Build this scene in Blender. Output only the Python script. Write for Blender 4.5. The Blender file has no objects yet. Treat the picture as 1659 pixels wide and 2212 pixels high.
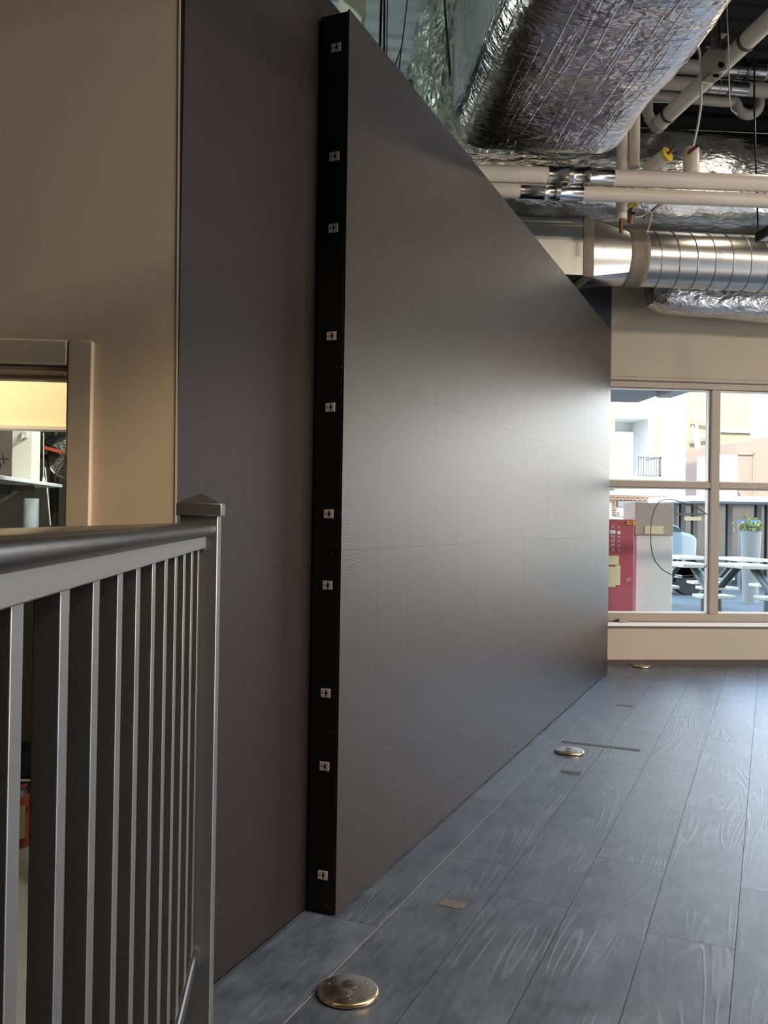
import bpy, bmesh, math, random
from mathutils import Vector, Matrix
random.seed(7)
C = bpy.context.scene.collection
W, H = 1659, 2212
FOC = 1952.6
CAM = Vector((0, 0, 1.0884))
YAW = math.radians(23.1618 - 28.551)
PITCH = math.radians(0.5624)
ROLL = math.radians(0.8693)
TH = math.radians(28.551)          # the screen wall and the tiles run at this angle to the building grid
CT, ST = math.cos(TH), math.sin(TH)
cf = Vector((-math.sin(YAW) * math.cos(PITCH), math.cos(YAW) * math.cos(PITCH), math.sin(PITCH)))
r0 = Vector((math.cos(YAW), math.sin(YAW), 0))
u0 = r0.cross(cf)
cr = r0 * math.cos(ROLL) + u0 * math.sin(ROLL)
cu = -r0 * math.sin(ROLL) + u0 * math.cos(ROLL)

def ray(px, py): return (px - W / 2) / FOC * cr - (py - H / 2) / FOC * cu + cf
def at(px, py, Y):                 # the point of the photo's pixel on the vertical plane y = Y
    d = ray(px, py); return CAM + d * (Y / d.y)
def atx(px, py, X):
    d = ray(px, py); return CAM + d * (X / d.x)
def P(X, Y, Z=0.0):                # screen-wall coordinates (along the tiles) to the building's
    return Vector((X * CT + Y * ST, -X * ST + Y * CT, Z))
def onP(px, py, X=None, Y=None):   # pixel on a plane of the screen-wall frame -> (X, Y, Z) in that frame
    d = ray(px, py); dX = d.x * CT - d.y * ST; dY = d.x * ST + d.y * CT
    t = X / dX if X is not None else Y / dY
    return Vector((dX * t, dY * t, CAM.z + d.z * t))

# ------------------------------------------------------------------ materials
def nodes(name):
    m = bpy.data.materials.new(name); m.use_nodes = True
    return m, m.node_tree.nodes, m.node_tree.links, m.node_tree.nodes['Principled BSDF']
def mat(name, col, rough=.5, metal=0., spec=.5, var=0., vscale=6., bump=0., bscale=60., coat=0., stretch=(1, 1, 1), emit=None, rvar=0.):
    m, N, L, b = nodes(name)
    b.inputs['Base Color'].default_value = (*col, 1); b.inputs['Roughness'].default_value = rough
    b.inputs['Metallic'].default_value = metal; b.inputs['Specular IOR Level'].default_value = spec
    b.inputs['Coat Weight'].default_value = coat
    tc = N.new('ShaderNodeTexCoord'); mp = N.new('ShaderNodeMapping'); mp.inputs['Scale'].default_value = stretch
    L.new(tc.outputs['Object'], mp.inputs['Vector'])
    n = N.new('ShaderNodeTexNoise'); n.inputs['Scale'].default_value = vscale; n.inputs['Detail'].default_value = 5
    L.new(mp.outputs[0], n.inputs['Vector'])
    if var:
        mx = N.new('ShaderNodeMix'); mx.data_type = 'RGBA'
        mx.inputs['A'].default_value = (*[c * (1 - var) for c in col], 1); mx.inputs['B'].default_value = (*[min(1, c * (1 + var)) for c in col], 1)
        L.new(n.outputs['Fac'], mx.inputs['Factor']); L.new(mx.outputs['Result'], b.inputs['Base Color'])
    if rvar:
        mr = N.new('ShaderNodeMapRange'); mr.inputs['From Min'].default_value = .3; mr.inputs['From Max'].default_value = .7
        mr.inputs['To Min'].default_value = max(.03, rough - rvar); mr.inputs['To Max'].default_value = rough + rvar
        L.new(n.outputs['Fac'], mr.inputs['Value']); L.new(mr.outputs[0], b.inputs['Roughness'])
    if bump:
        n2 = N.new('ShaderNodeTexNoise'); n2.inputs['Scale'].default_value = bscale; n2.inputs['Detail'].default_value = 4
        L.new(mp.outputs[0], n2.inputs['Vector'])
        bp = N.new('ShaderNodeBump'); bp.inputs['Strength'].default_value = bump; bp.inputs['Distance'].default_value = .004
        L.new(n2.outputs['Fac'], bp.inputs['Height']); L.new(bp.outputs[0], b.inputs['Normal'])
    if emit:
        b.inputs['Emission Color'].default_value = (*emit[:3], 1); b.inputs['Emission Strength'].default_value = emit[3]
    return m

def foil_mat(name, col=(.80, .81, .83), rough=.2, crease=1., stretch=(1, 1, 1), FW=((4.5, .04), (13, .018), (38, .005)), nw=.02, scrim=0.):
    m, N, L, b = nodes(name)
    b.inputs['Base Color'].default_value = (*col, 1); b.inputs['Metallic'].default_value = 1
    tc = N.new('ShaderNodeTexCoord'); mp = N.new('ShaderNodeMapping'); mp.inputs['Scale'].default_value = stretch
    L.new(tc.outputs['Object'], mp.inputs['Vector'])
    nz = N.new('ShaderNodeTexNoise'); nz.inputs['Scale'].default_value = 5; nz.inputs['Detail'].default_value = 3
    L.new(mp.outputs[0], nz.inputs['Vector'])
    ad = N.new('ShaderNodeVectorMath'); ad.operation = 'MULTIPLY_ADD'; ad.inputs[1].default_value = (.35, .35, .35)
    L.new(nz.outputs['Color'], ad.inputs[0]); L.new(mp.outputs[0], ad.inputs[2])
    hs = []
    for sc, w in FW:
        v = N.new('ShaderNodeTexVoronoi'); v.feature = 'F1'; v.inputs['Scale'].default_value = sc
        L.new(ad.outputs[0], v.inputs['Vector'])
        mu = N.new('ShaderNodeMath'); mu.operation = 'MULTIPLY'; mu.inputs[1].default_value = w
        L.new(v.outputs['Distance'], mu.inputs[0]); hs.append(mu)
    n2 = N.new('ShaderNodeTexNoise'); n2.inputs['Scale'].default_value = 22; n2.inputs['Detail'].default_value = 6; n2.inputs['Distortion'].default_value = 1.2
    L.new(mp.outputs[0], n2.inputs['Vector'])
    mu = N.new('ShaderNodeMath'); mu.operation = 'MULTIPLY'; mu.inputs[1].default_value = nw
    L.new(n2.outputs['Fac'], mu.inputs[0]); hs.append(mu)
    if scrim:
        for k_, (a_, b_) in enumerate((((15, .5, 15), .35), ((2.2, 16, 2.2), -.5))):
            m2 = N.new('ShaderNodeMapping'); m2.inputs['Scale'].default_value = a_; m2.inputs['Rotation'].default_value = (0, 0, b_ * .4)
            L.new(tc.outputs['Object'], m2.inputs['Vector'])
            n3 = N.new('ShaderNodeTexNoise'); n3.inputs['Scale'].default_value = 1.; n3.inputs['Detail'].default_value = 2; L.new(m2.outputs[0], n3.inputs['Vector'])
            s1 = N.new('ShaderNodeMath'); s1.operation = 'SUBTRACT'; s1.inputs[1].default_value = .5; L.new(n3.outputs['Fac'], s1.inputs[0])
            s2 = N.new('ShaderNodeMath'); s2.operation = 'ABSOLUTE'; L.new(s1.outputs[0], s2.inputs[0])
            s3 = N.new('ShaderNodeMapRange'); s3.inputs['From Min'].default_value = 0; s3.inputs['From Max'].default_value = .035; s3.inputs['To Min'].default_value = scrim * (1 if k_ == 0 else .5); s3.inputs['To Max'].default_value = 0
            L.new(s2.outputs[0], s3.inputs['Value']); hs.append(s3)
    s = hs[0]
    for h in hs[1:]:
        a = N.new('ShaderNodeMath'); a.operation = 'ADD'; L.new(s.outputs[0], a.inputs[0]); L.new(h.outputs[0], a.inputs[1]); s = a
    bp = N.new('ShaderNodeBump'); bp.inputs['Strength'].default_value = .85 * crease; bp.inputs['Distance'].default_value = 1.
    L.new(s.outputs[0], bp.inputs['Height']); L.new(bp.outputs[0], b.inputs['Normal'])
    mr = N.new('ShaderNodeMapRange'); mr.inputs['From Min'].default_value = .3; mr.inputs['From Max'].default_value = .7
    mr.inputs['To Min'].default_value = rough - .07; mr.inputs['To Max'].default_value = rough + .14
    L.new(nz.outputs['Fac'], mr.inputs['Value']); L.new(mr.outputs[0], b.inputs['Roughness'])
    return m

def floor_mat():
    m, N, L, b = nodes('wood_look_tile')
    tc = N.new('ShaderNodeTexCoord'); at_ = N.new('ShaderNodeAttribute'); at_.attribute_name = 'plank'
    sh = N.new('ShaderNodeVectorMath'); sh.operation = 'MULTIPLY_ADD'; sh.inputs[1].default_value = (13., 29., 7.)
    L.new(at_.outputs['Color'], sh.inputs[0]); L.new(tc.outputs['Object'], sh.inputs[2])
    def mapn(s):
        mp = N.new('ShaderNodeMapping'); mp.inputs['Scale'].default_value = s; L.new(sh.outputs[0], mp.inputs['Vector']); return mp
    g = mapn((1, .085, 1))
    # cathedral grain: distorted bands across the plank
    nz = N.new('ShaderNodeTexNoise'); nz.inputs['Scale'].default_value = 6; nz.inputs['Detail'].default_value = 3; nz.inputs['Roughness'].default_value = .35; L.new(g.outputs[0], nz.inputs['Vector'])
    mul = N.new('ShaderNodeMath'); mul.operation = 'MULTIPLY'; mul.inputs[1].default_value = 150.; L.new(nz.outputs['Fac'], mul.inputs[0])
    sn = N.new('ShaderNodeMath'); sn.operation = 'SINE'; L.new(mul.outputs[0], sn.inputs[0])
    mr = N.new('ShaderNodeMapRange'); mr.inputs['From Min'].default_value = .35; mr.inputs['From Max'].default_value = 1.; L.new(sn.outputs[0], mr.inputs['Value'])
    # patches where the grain shows
    np_ = N.new('ShaderNodeTexNoise'); np_.inputs['Scale'].default_value = 3.2; np_.inputs['Detail'].default_value = 3; L.new(mapn((1, .7, 1)).outputs[0], np_.inputs['Vector'])
    pr = N.new('ShaderNodeMapRange'); pr.inputs['From Min'].default_value = .47; pr.inputs['From Max'].default_value = .62; L.new(np_.outputs['Fac'], pr.inputs['Value'])
    gm = N.new('ShaderNodeMath'); gm.operation = 'MULTIPLY'; L.new(mr.outputs[0], gm.inputs[0]); L.new(pr.outputs[0], gm.inputs[1])
    # fine brushed streaks
    ns = N.new('ShaderNodeTexNoise'); ns.inputs['Scale'].default_value = 60; ns.inputs['Detail'].default_value = 6; ns.inputs['Roughness'].default_value = .7; L.new(mapn((1, .2, 1)).outputs[0], ns.inputs['Vector'])
    nc = N.new('ShaderNodeTexNoise'); nc.inputs['Scale'].default_value = 9; nc.inputs['Detail'].default_value = 8; nc.inputs['Roughness'].default_value = .68; L.new(mapn((1, .6, 1)).outputs[0], nc.inputs['Vector'])
    ramp = N.new('ShaderNodeValToRGB'); e = ramp.color_ramp.elements
    e[0].position = .34; e[0].color = (.026, .034, .050, 1); e[1].position = .68; e[1].color = (.102, .132, .182, 1)
    mixf = N.new('ShaderNodeMath'); mixf.operation = 'MULTIPLY_ADD'; mixf.inputs[1].default_value = .4
    hf = N.new('ShaderNodeMath'); hf.operation = 'MULTIPLY'; hf.inputs[1].default_value = .6; L.new(nc.outputs['Fac'], hf.inputs[0])
    L.new(ns.outputs['Fac'], mixf.inputs[0]); L.new(hf.outputs[0], mixf.inputs[2]); L.new(mixf.outputs[0], ramp.inputs['Fac'])
    mx = N.new('ShaderNodeMix'); mx.data_type = 'RGBA'; mx.inputs['B'].default_value = (.21, .25, .31, 1)
    gs = N.new('ShaderNodeMath'); gs.operation = 'MULTIPLY'; gs.inputs[1].default_value = .24; L.new(gm.outputs[0], gs.inputs[0])
    L.new(gs.outputs[0], mx.inputs['Factor']); L.new(ramp.outputs['Color'], mx.inputs['A'])
    tn = N.new('ShaderNodeMapRange'); tn.inputs['To Min'].default_value = .82; tn.inputs['To Max'].default_value = 1.2; L.new(at_.outputs['Fac'], tn.inputs['Value'])
    mm = N.new('ShaderNodeVectorMath'); mm.operation = 'SCALE'; L.new(mx.outputs['Result'], mm.inputs[0]); L.new(tn.outputs[0], mm.inputs['Scale'])
    L.new(mm.outputs[0], b.inputs['Base Color'])
    rr = N.new('ShaderNodeMapRange'); rr.inputs['To Min'].default_value = .33; rr.inputs['To Max'].default_value = .47; L.new(nc.outputs['Fac'], rr.inputs['Value']); L.new(rr.outputs[0], b.inputs['Roughness'])
    b.inputs['Specular IOR Level'].default_value = .85
    hh = N.new('ShaderNodeMath'); hh.operation = 'MULTIPLY_ADD'; hh.inputs[1].default_value = .5; L.new(gm.outputs[0], hh.inputs[0]); L.new(mixf.outputs[0], hh.inputs[2])
    bp = N.new('ShaderNodeBump'); bp.inputs['Strength'].default_value = .35; bp.inputs['Distance'].default_value = .003
    L.new(hh.outputs[0], bp.inputs['Height']); L.new(bp.outputs[0], b.inputs['Normal'])
    return m

def screen_mat():
    m, N, L, b = nodes('led_screen_face')
    b.inputs['Base Color'].default_value = (.027, .0215, .0200, 1); b.inputs['Roughness'].default_value = .385
    b.inputs['Specular IOR Level'].default_value = .34
    tc = N.new('ShaderNodeTexCoord')
    sx = N.new('ShaderNodeSeparateXYZ'); L.new(tc.outputs['Object'], sx.inputs[0])
    w = N.new('ShaderNodeMath'); w.operation = 'MULTIPLY'; w.inputs[1].default_value = 2 * math.pi / .0039; L.new(sx.outputs['Z'], w.inputs[0])
    s = N.new('ShaderNodeMath'); s.operation = 'SINE'; L.new(w.outputs[0], s.inputs[0])
    n = N.new('ShaderNodeTexNoise'); n.inputs['Scale'].default_value = 160; n.inputs['Detail'].default_value = 2; L.new(tc.outputs['Object'], n.inputs['Vector'])
    a = N.new('ShaderNodeMath'); a.operation = 'MULTIPLY_ADD'; a.inputs[1].default_value = .25; L.new(s.outputs[0], a.inputs[0]); L.new(n.outputs['Fac'], a.inputs[2])
    bp = N.new('ShaderNodeBump'); bp.inputs['Strength'].default_value = .22; bp.inputs['Distance'].default_value = .0012
    L.new(a.outputs[0], bp.inputs['Height']); L.new(bp.outputs[0], b.inputs['Normal'])
    return m

def glass_mat():
    m = bpy.data.materials.new('window_glass'); m.use_nodes = True; N = m.node_tree.nodes; L = m.node_tree.links
    N.clear(); o = N.new('ShaderNodeOutputMaterial'); t = N.new('ShaderNodeBsdfTransparent'); g = N.new('ShaderNodeBsdfGlossy')
    t.inputs[0].default_value = (.93, .96, .95, 1); g.inputs['Roughness'].default_value = .01
    lw = N.new('ShaderNodeLayerWeight'); lw.inputs['Blend'].default_value = .5
    pw = N.new('ShaderNodeMath'); pw.operation = 'POWER'; pw.inputs[1].default_value = 5; L.new(lw.outputs['Facing'], pw.inputs[0])
    f = N.new('ShaderNodeMath'); f.operation = 'MULTIPLY_ADD'; f.inputs[1].default_value = .95; f.inputs[2].default_value = .04; L.new(pw.outputs[0], f.inputs[0])
    mx = N.new('ShaderNodeMixShader'); L.new(f.outputs[0], mx.inputs[0]); L.new(t.outputs[0], mx.inputs[1]); L.new(g.outputs[0], mx.inputs[2]); L.new(mx.outputs[0], o.inputs[0])
    return m

def brick_mat(name, c1, c2, mortar, scale):
    m, N, L, b = nodes(name); b.inputs['Roughness'].default_value = .85
    tc = N.new('ShaderNodeTexCoord'); mp = N.new('ShaderNodeMapping'); mp.inputs['Rotation'].default_value = (math.radians(90), 0, 0)
    L.new(tc.outputs['Object'], mp.inputs[0])
    t = N.new('ShaderNodeTexBrick'); t.inputs['Color1'].default_value = (*c1, 1); t.inputs['Color2'].default_value = (*c2, 1); t.inputs['Mortar'].default_value = (*mortar, 1)
    t.inputs['Scale'].default_value = scale; t.inputs['Mortar Size'].default_value = .03
    L.new(mp.outputs[0], t.inputs['Vector']); L.new(t.outputs['Color'], b.inputs['Base Color'])
    return m

M = {}
M['floor'] = floor_mat()
M['grout'] = mat('dark_grout', (.03, .03, .033), .9)
M['lgrout'] = mat('pale_grout', (.42, .43, .44), .8)
M['screen'] = screen_mat()
M['blackframe'] = mat('black_painted_steel', (.008, .008, .010), .55, spec=.3)
M['darkwall'] = mat('dark_brown_wall_paint', (.0150, .0112, .0112), .5, spec=.25, var=.18, vscale=2.2, bump=.1, bscale=90)
M['navy'] = mat('dark_navy_wall_paint', (.030, .031, .040), .55, bump=.1, bscale=90)
M['beige'] = mat('beige_wall_paint', (.53, .42, .30), .55, var=.05, vscale=2, bump=.03, bscale=130)
M['greige'] = mat('greige_wall_paint', (.43, .37, .29), .6, var=.03, vscale=2, bump=.08, bscale=130)
M['casing'] = mat('cream_enamel', (.52, .425, .31), .38, var=.04, vscale=8)
M['corner'] = mat('pale_corner_bead', (.55, .47, .38), .5)  # a little paler than the beige wall
M['railblack'] = mat('black_powder_coat', (.002, .002, .002), .42, spec=1.0, bump=.04, bscale=500)
M['railblack'].node_tree.nodes['Principled BSDF'].inputs['IOR'].default_value = 2.3
M['railtop'] = mat('black_satin_handrail', (.003, .003, .003), .27, spec=1.)
M['railtop'].node_tree.nodes['Principled BSDF'].inputs['IOR'].default_value = 2.3
M['brass'] = mat('brushed_nickel_plate', (.50, .46, .40), .34, metal=1, var=.15, vscale=30, rvar=.1)
M['brassrim'] = mat('brass_rim', (.62, .46, .27), .28, metal=1)
M['plug'] = mat('worn_plug_metal', (.26, .24, .21), .42, metal=1, var=.2, vscale=90)
M['darkmetal'] = mat('dark_metal', (.16, .15, .14), .4, metal=1)
M['plate'] = mat('zinc_plate', (.72, .66, .63), .5, metal=.15, var=.06, vscale=60)
M['hole'] = mat('black_recess', (.004, .004, .004), .9, spec=.1)
M['tape'] = mat('dark_tape', (.045, .043, .046), .6, var=.5, vscale=60)
M['greytape'] = mat('scuffed_grey_tape', (.10, .095, .09), .7, var=.5, vscale=45)
M['winframe'] = mat('beige_aluminium', (.36, .30, .25), .45, var=.03)
M['sill'] = mat('pale_sill', (.86, .86, .87), .4)
M['glass'] = glass_mat()
M['foil'] = foil_mat('crinkled_foil', rough=.15, stretch=(.8, 1.4, 1), FW=((3.5, .028), (12, .008), (34, .002)), nw=.01)
M['foilbig'] = foil_mat('long_wrinkled_foil', col=(.90, .88, .89), rough=.115, stretch=(.8, 1.5, 1.1), FW=((2.2, .028), (14, .0045), (36, .0018)), nw=.004, scrim=.0013)
M['foil2'] = foil_mat('ribbed_foil', col=(.78, .82, .85), rough=.22, crease=.8, stretch=(.6, 1.5, 1.5), FW=((3.2, .022), (12, .006), (40, .002)), nw=.006)
M['foil3'] = foil_mat('dull_foil', col=(.62, .66, .62), rough=.3, crease=1.1, stretch=(1, 1, .6), FW=((3.5, .05), (10, .022), (30, .006)), nw=.03, scrim=.002)
M['galv'] = mat('galvanised_duct', (.66, .66, .65), .27, metal=1)
M['galvdull'] = mat('dull_galvanised', (.40, .42, .41), .42, metal=1, var=.15, vscale=14)
M['sleeve'] = mat('galvanised_sleeve', (.60, .61, .61), .22, metal=1, var=.12, vscale=30)
M['mastic'] = mat('grey_mastic', (.25, .215, .165), .8, var=.3, vscale=22, bump=.6, bscale=40)
M['pipe'] = mat('cream_pvc_jacket', (.76, .69, .61), .42, var=.04, vscale=5, bump=.05, bscale=14)
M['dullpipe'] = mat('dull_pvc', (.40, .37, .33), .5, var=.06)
M['copper'] = mat('tarnished_copper', (.26, .11, .055), .35, metal=1, var=.3, vscale=50)
M['yellow'] = mat('yellow_tape', (.75, .55, .06), .6)
M['wire'] = mat('white_cable', (.62, .60, .56), .5)
M['blackwire'] = mat('black_cable', (.012, .012, .012), .5)
M['deck'] = mat('galvanised_deck', (.50, .58, .64), .45, metal=.2, var=.12, vscale=3)
M['darkdeck'] = mat('dark_deck', (.012, .012, .014), .7, spec=.2)
M['beam'] = mat('dark_steel_beam', (.020, .020, .022), .5)
M['palebeam'] = mat('pale_painted_beam', (.45, .47, .43), .5)
M['conduit'] = mat('steel_conduit', (.42, .43, .44), .35, metal=1)
M['strut'] = mat('zinc_strut', (.22, .22, .215), .5, metal=.8)
M['concrete'] = mat('warm_concrete', (.56, .51, .42), .75, var=.15, vscale=5, bump=.1, bscale=40)
M['yellowwall'] = mat('pale_yellow_paint', (.80, .71, .50), .7)
M['trimgrey'] = mat('grey_trim', (.55, .53, .50), .5)
M['cream'] = mat('cream_board', (.74, .68, .60), .6)
M['bluewhite'] = mat('pale_blue_column', (.55, .63, .64), .4, var=.05, vscale=14)
M['card'] = mat('brown_cardboard', (.05, .028, .016), .85, var=.08)
M['ink'] = mat('dark_ink', (.02, .015, .012), .8)
M['shelfwhite'] = mat('white_laminate', (.74, .76, .76), .4)
M['shelfgrey'] = mat('grey_bracket_steel', (.30, .32, .33), .45)
M['backwall'] = mat('dark_olive_wall', (.34, .35, .31), .8)
M['brownpipe'] = mat('dark_brown_pipe', (.06, .042, .035), .4)
M['red'] = mat('orange_red_plastic', (.52, .085, .045), .4)
M['chrome'] = mat('chrome_wire', (.60, .60, .58), .25, metal=1)
M['blackplastic'] = mat('black_plastic', (.014, .013, .014), .4)
M['toolgrey'] = mat('grey_plastic', (.30, .31, .32), .5)
M['wood'] = mat('pale_wood', (.42, .33, .18), .6)
M['asphalt'] = mat('grey_paving', (.055, .061, .061), .85, var=.08, vscale=1.2)
M['white'] = mat('white_render', (.86, .86, .86), .8)
M['peach'] = mat('pale_peach_render', (.19, .152, .10), .8)
M['orange'] = mat('orange_render', (.19, .12, .088), .8)
M['shadegrey'] = mat('shade_and_window_grey', (.42, .42, .40), .8)  # puts shade into the white balcony recess; also colours the transom window
M['pinkbeige'] = mat('pink_beige_panel', (.50, .42, .37), .7)
M['brick'] = brick_mat('orange_brick', (.34, .14, .06), (.38, .19, .09), (.55, .50, .45), 4.)
M['canopy'] = mat('grey_canopy', (.21, .20, .20), .7)
M['kiosk'] = mat('crimson_panel', (.50, .075, .10), .4, var=.1, vscale=3)
M['kioskyellow'] = mat('cream_paper', (.85, .76, .50), .6)
M['signyellow'] = mat('amber_sign', (.85, .45, .03), .5)
M['storeglass'] = mat('dark_shopfront_glass', (.05, .056, .062), .12, var=.5, vscale=1.4)
M['storeframe'] = mat('grey_shopfront_frame', (.10, .11, .115), .5)
M['car'] = mat('pale_car_paint', (.18, .235, .255), .25, coat=.5)
M['carglass'] = mat('car_glass', (.05, .07, .08), .1)
M['rubber'] = mat('black_rubber', (.015, .015, .015), .8)
M['tablewhite'] = mat('white_painted_metal', (.52, .52, .46), .4)
M['tablegreen'] = mat('green_painted_metal', (.06, .085, .075), .45)
M['leaf'] = mat('yellow_green_leaves', (.17, .20, .05), .6, var=.5, vscale=9)
M['planter'] = mat('pale_planter', (.20, .205, .19), .7)
M['blue'] = mat('blue_strip', (.03, .10, .42), .5)
M['cordgrey'] = mat('dark_grey_line', (.05, .055, .06), .5)
M['lamp'] = mat('lamp_diffuser', (.9, .9, .9), .5, emit=(1., .93, .82, 9.))
M['lampwarm'] = mat('warm_lamp_diffuser', (.9, .9, .9), .5, emit=(1., .80, .52, 12.))
M['lampgreen'] = mat('cool_lamp_diffuser', (.9, .9, .9), .5, emit=(.86, 1., .90, 9.))
M['ceilwall'] = mat('far_wall_paint', (.025, .022, .02), .9, spec=.2)

# ------------------------------------------------------------------ mesh helpers
class MB:
    def __init__(s): s.v = []; s.f = []; s.mi = []; s.cur = 0
    def add(s, vs, fs):
        o = len(s.v); s.v += [Vector(p) for p in vs]
        for f in fs: s.f.append([o + i for i in f]); s.mi.append(s.cur)
        return s
    def hexa(s, p):                # 8 points: bottom four, top four
        return s.add(p, [(3, 2, 1, 0), (4, 5, 6, 7), (0, 1, 5, 4), (1, 2, 6, 5), (2, 3, 7, 6), (3, 0, 4, 7)])
    def box(s, a, b):
        x0, y0, z0 = a; x1, y1, z1 = b
        x0, x1 = min(x0, x1), max(x0, x1); y0, y1 = min(y0, y1), max(y0, y1); z0, z1 = min(z0, z1), max(z0, z1)
        return s.hexa([(x0, y0, z0), (x1, y0, z0), (x1, y1, z0), (x0, y1, z0), (x0, y0, z1), (x1, y0, z1), (x1, y1, z1), (x0, y1, z1)])
    def pbox(s, a, b):             # box in the screen-wall frame
        x0, y0, z0 = a; x1, y1, z1 = b
        return s.hexa([P(*q) for q in [(x0, y0, z0), (x1, y0, z0), (x1, y1, z0), (x0, y1, z0), (x0, y0, z1), (x1, y0, z1), (x1, y1, z1), (x0, y1, z1)]])
    def prism(s, poly, off):       # planar polygon swept by a vector
        n = len(poly); off = Vector(off); a = [Vector(p) for p in poly]
        nrm = Vector((0, 0, 0))
        for i in range(n): nrm += a[i].cross(a[(i + 1) % n])
        if nrm.dot(off) > 0: a = a[::-1]
        return s.add(a + [p + off for p in a], [tuple(range(n)), tuple(range(2 * n - 1, n - 1, -1))] + [(i, n + i, n + (i + 1) % n, (i + 1) % n) for i in range(n)])
    def tube(s, pts, r, seg=12, cap=True, closed=False, rz=None):
        pts = [Vector(p) for p in pts]; n = len(pts)
        rs = r if isinstance(r, (list, tuple)) else [r] * n
        T = []
        for i in range(n):
            a = pts[(i - 1) % n] if (closed or i > 0) else pts[i]; b = pts[(i + 1) % n] if (closed or i < n - 1) else pts[i]
            T.append((b - a).normalized())
        ref = Vector((0, 0, 1)) if abs(T[0].z) < .9 else Vector((1, 0, 0))
        u = T[0].cross(ref).normalized(); vs = []
        for i in range(n):
            u = (u - T[i] * u.dot(T[i])).normalized(); w = T[i].cross(u)
            for k in range(seg):
                t = 2 * math.pi * k / seg; c2, s2 = math.cos(t), math.sin(t)
                vs.append(pts[i] + (u * c2 + w * s2 * (rz or 1)) * rs[i])
        fs = []
        for i in range(n if closed else n - 1):
            j = (i + 1) % n
            for k in range(seg):
                l = (k + 1) % seg; fs.append((i * seg + k, j * seg + k, j * seg + l, i * seg + l)[::-1])
        if cap and not closed:
            fs.append(tuple(range(seg))[::-1][::-1]); fs.append(tuple((n - 1) * seg + k for k in range(seg))[::-1])
        return s.add(vs, fs)
    def loft(s, rings, cap=True):  # equal-length closed rings
        n = len(rings[0]); vs = [p for r in rings for p in r]; fs = []
        for i in range(len(rings) - 1):
            for k in range(n):
                l = (k + 1) % n; fs.append((i * n + k, i * n + l, (i + 1) * n + l, (i + 1) * n + k))
        if cap: fs += [tuple(range(n))[::-1], tuple((len(rings) - 1) * n + k for k in range(n))]
        return s.add(vs, fs)
    def lathe(s, c, prof, seg=40, axis='z'):
        rings = []
        for r, h in prof:
            ring = []
            for k in range(seg):
                t = 2 * math.pi * k / seg
                o = Vector((r * math.cos(t), r * math.sin(t), h))
                if axis == 'y': o = Vector((o.x, -o.z, o.y))
                if axis == 'x': o = Vector((o.z, o.x, o.y))
                ring.append(Vector(c) + o)
            rings.append(ring)
        return s.loft(rings)
    def build(s, name, m, parent=None, org=None, smooth=35, bevel=0, seg=2):
        if parent is not None: org = ORG[parent.name]
        org = Vector(org) if org is not None else Vector((0, 0, 0))
        me = bpy.data.meshes.new(name)
        me.from_pydata([tuple(p - org) for p in s.v], [], s.f)
        for q in (m if isinstance(m, (list, tuple)) else [m]): me.materials.append(M[q] if isinstance(q, str) else q)
        me.polygons.foreach_set('material_index', s.mi)
        bm = bmesh.new(); bm.from_mesh(me); bmesh.ops.recalc_face_normals(bm, faces=bm.faces); bm.to_mesh(me); bm.free()
        if smooth:
            me.polygons.foreach_set('use_smooth', [True] * len(me.polygons)); me.set_sharp_from_angle(angle=math.radians(smooth))
        me.update()
        o = bpy.data.objects.new(name, me); C.objects.link(o)
        if parent is not None: o.parent = parent; ORG[o.name] = org
        else: o.location = org; ORG[o.name] = org
        if bevel:
            b = o.modifiers.new('bevel', 'BEVEL'); b.width = bevel; b.segments = seg; b.limit_method = 'ANGLE'
        return o
ORG = {}
def tag(o, label=None, cat=None, group=None, kind=None):
    if label: o['label'] = label
    if cat: o['category'] = cat
    if group: o['group'] = group
    if kind: o['kind'] = kind
    return o
def thing(name, org, label, cat, group=None, kind=None):
    o = bpy.data.objects.new(name, None); o.empty_display_size = .1; C.objects.link(o); o.location = org; ORG[o.name] = Vector(org)
    return tag(o, label, cat, group, kind)
def struct(mb, name, m, label, cat='wall', **k):
    return tag(mb.build(name, m, **k), label, cat, kind='structure')
def copy_tree(o, parent=None):
    c = o.copy(); C.objects.link(c)
    if parent: c.parent = parent
    ORG[c.name] = ORG.get(o.name, Vector((0, 0, 0)))
    for ch in list(o.children): copy_tree(ch, c)
    return c
def text(s, size, m, name, parent, loc, rot, ext=.001):
    cu_ = bpy.data.curves.new(name, 'FONT'); cu_.body = s; cu_.size = size; cu_.extrude = ext; cu_.align_x = 'CENTER'; cu_.align_y = 'CENTER'
    t = bpy.data.objects.new(name + '_c', cu_); C.objects.link(t); bpy.context.view_layer.update()
    me = bpy.data.meshes.new_from_object(t.evaluated_get(bpy.context.evaluated_depsgraph_get())); bpy.data.objects.remove(t)
    me.name = name; me.materials.clear(); me.materials.append(M[m])
    R = rot.to_4x4(); R.translation = Vector(loc) - ORG[parent.name]; me.transform(R)
    o = bpy.data.objects.new(name, me); C.objects.link(o); o.parent = parent; ORG[o.name] = ORG[parent.name]
    return o
RX = Matrix.Rotation(math.radians(90), 3, 'X')       # text facing -y
def arc(c, r, a0, a1, n, plane='xz'):
    out = []
    for i in range(n + 1):
        t = math.radians(a0 + (a1 - a0) * i / n)
        d = (r * math.cos(t), r * math.sin(t))
        out.append(Vector(c) + (Vector((d[0], 0, d[1])) if plane == 'xz' else Vector((0, d[0], d[1])) if plane == 'yz' else Vector((d[0], d[1], 0))))
    return out

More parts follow.
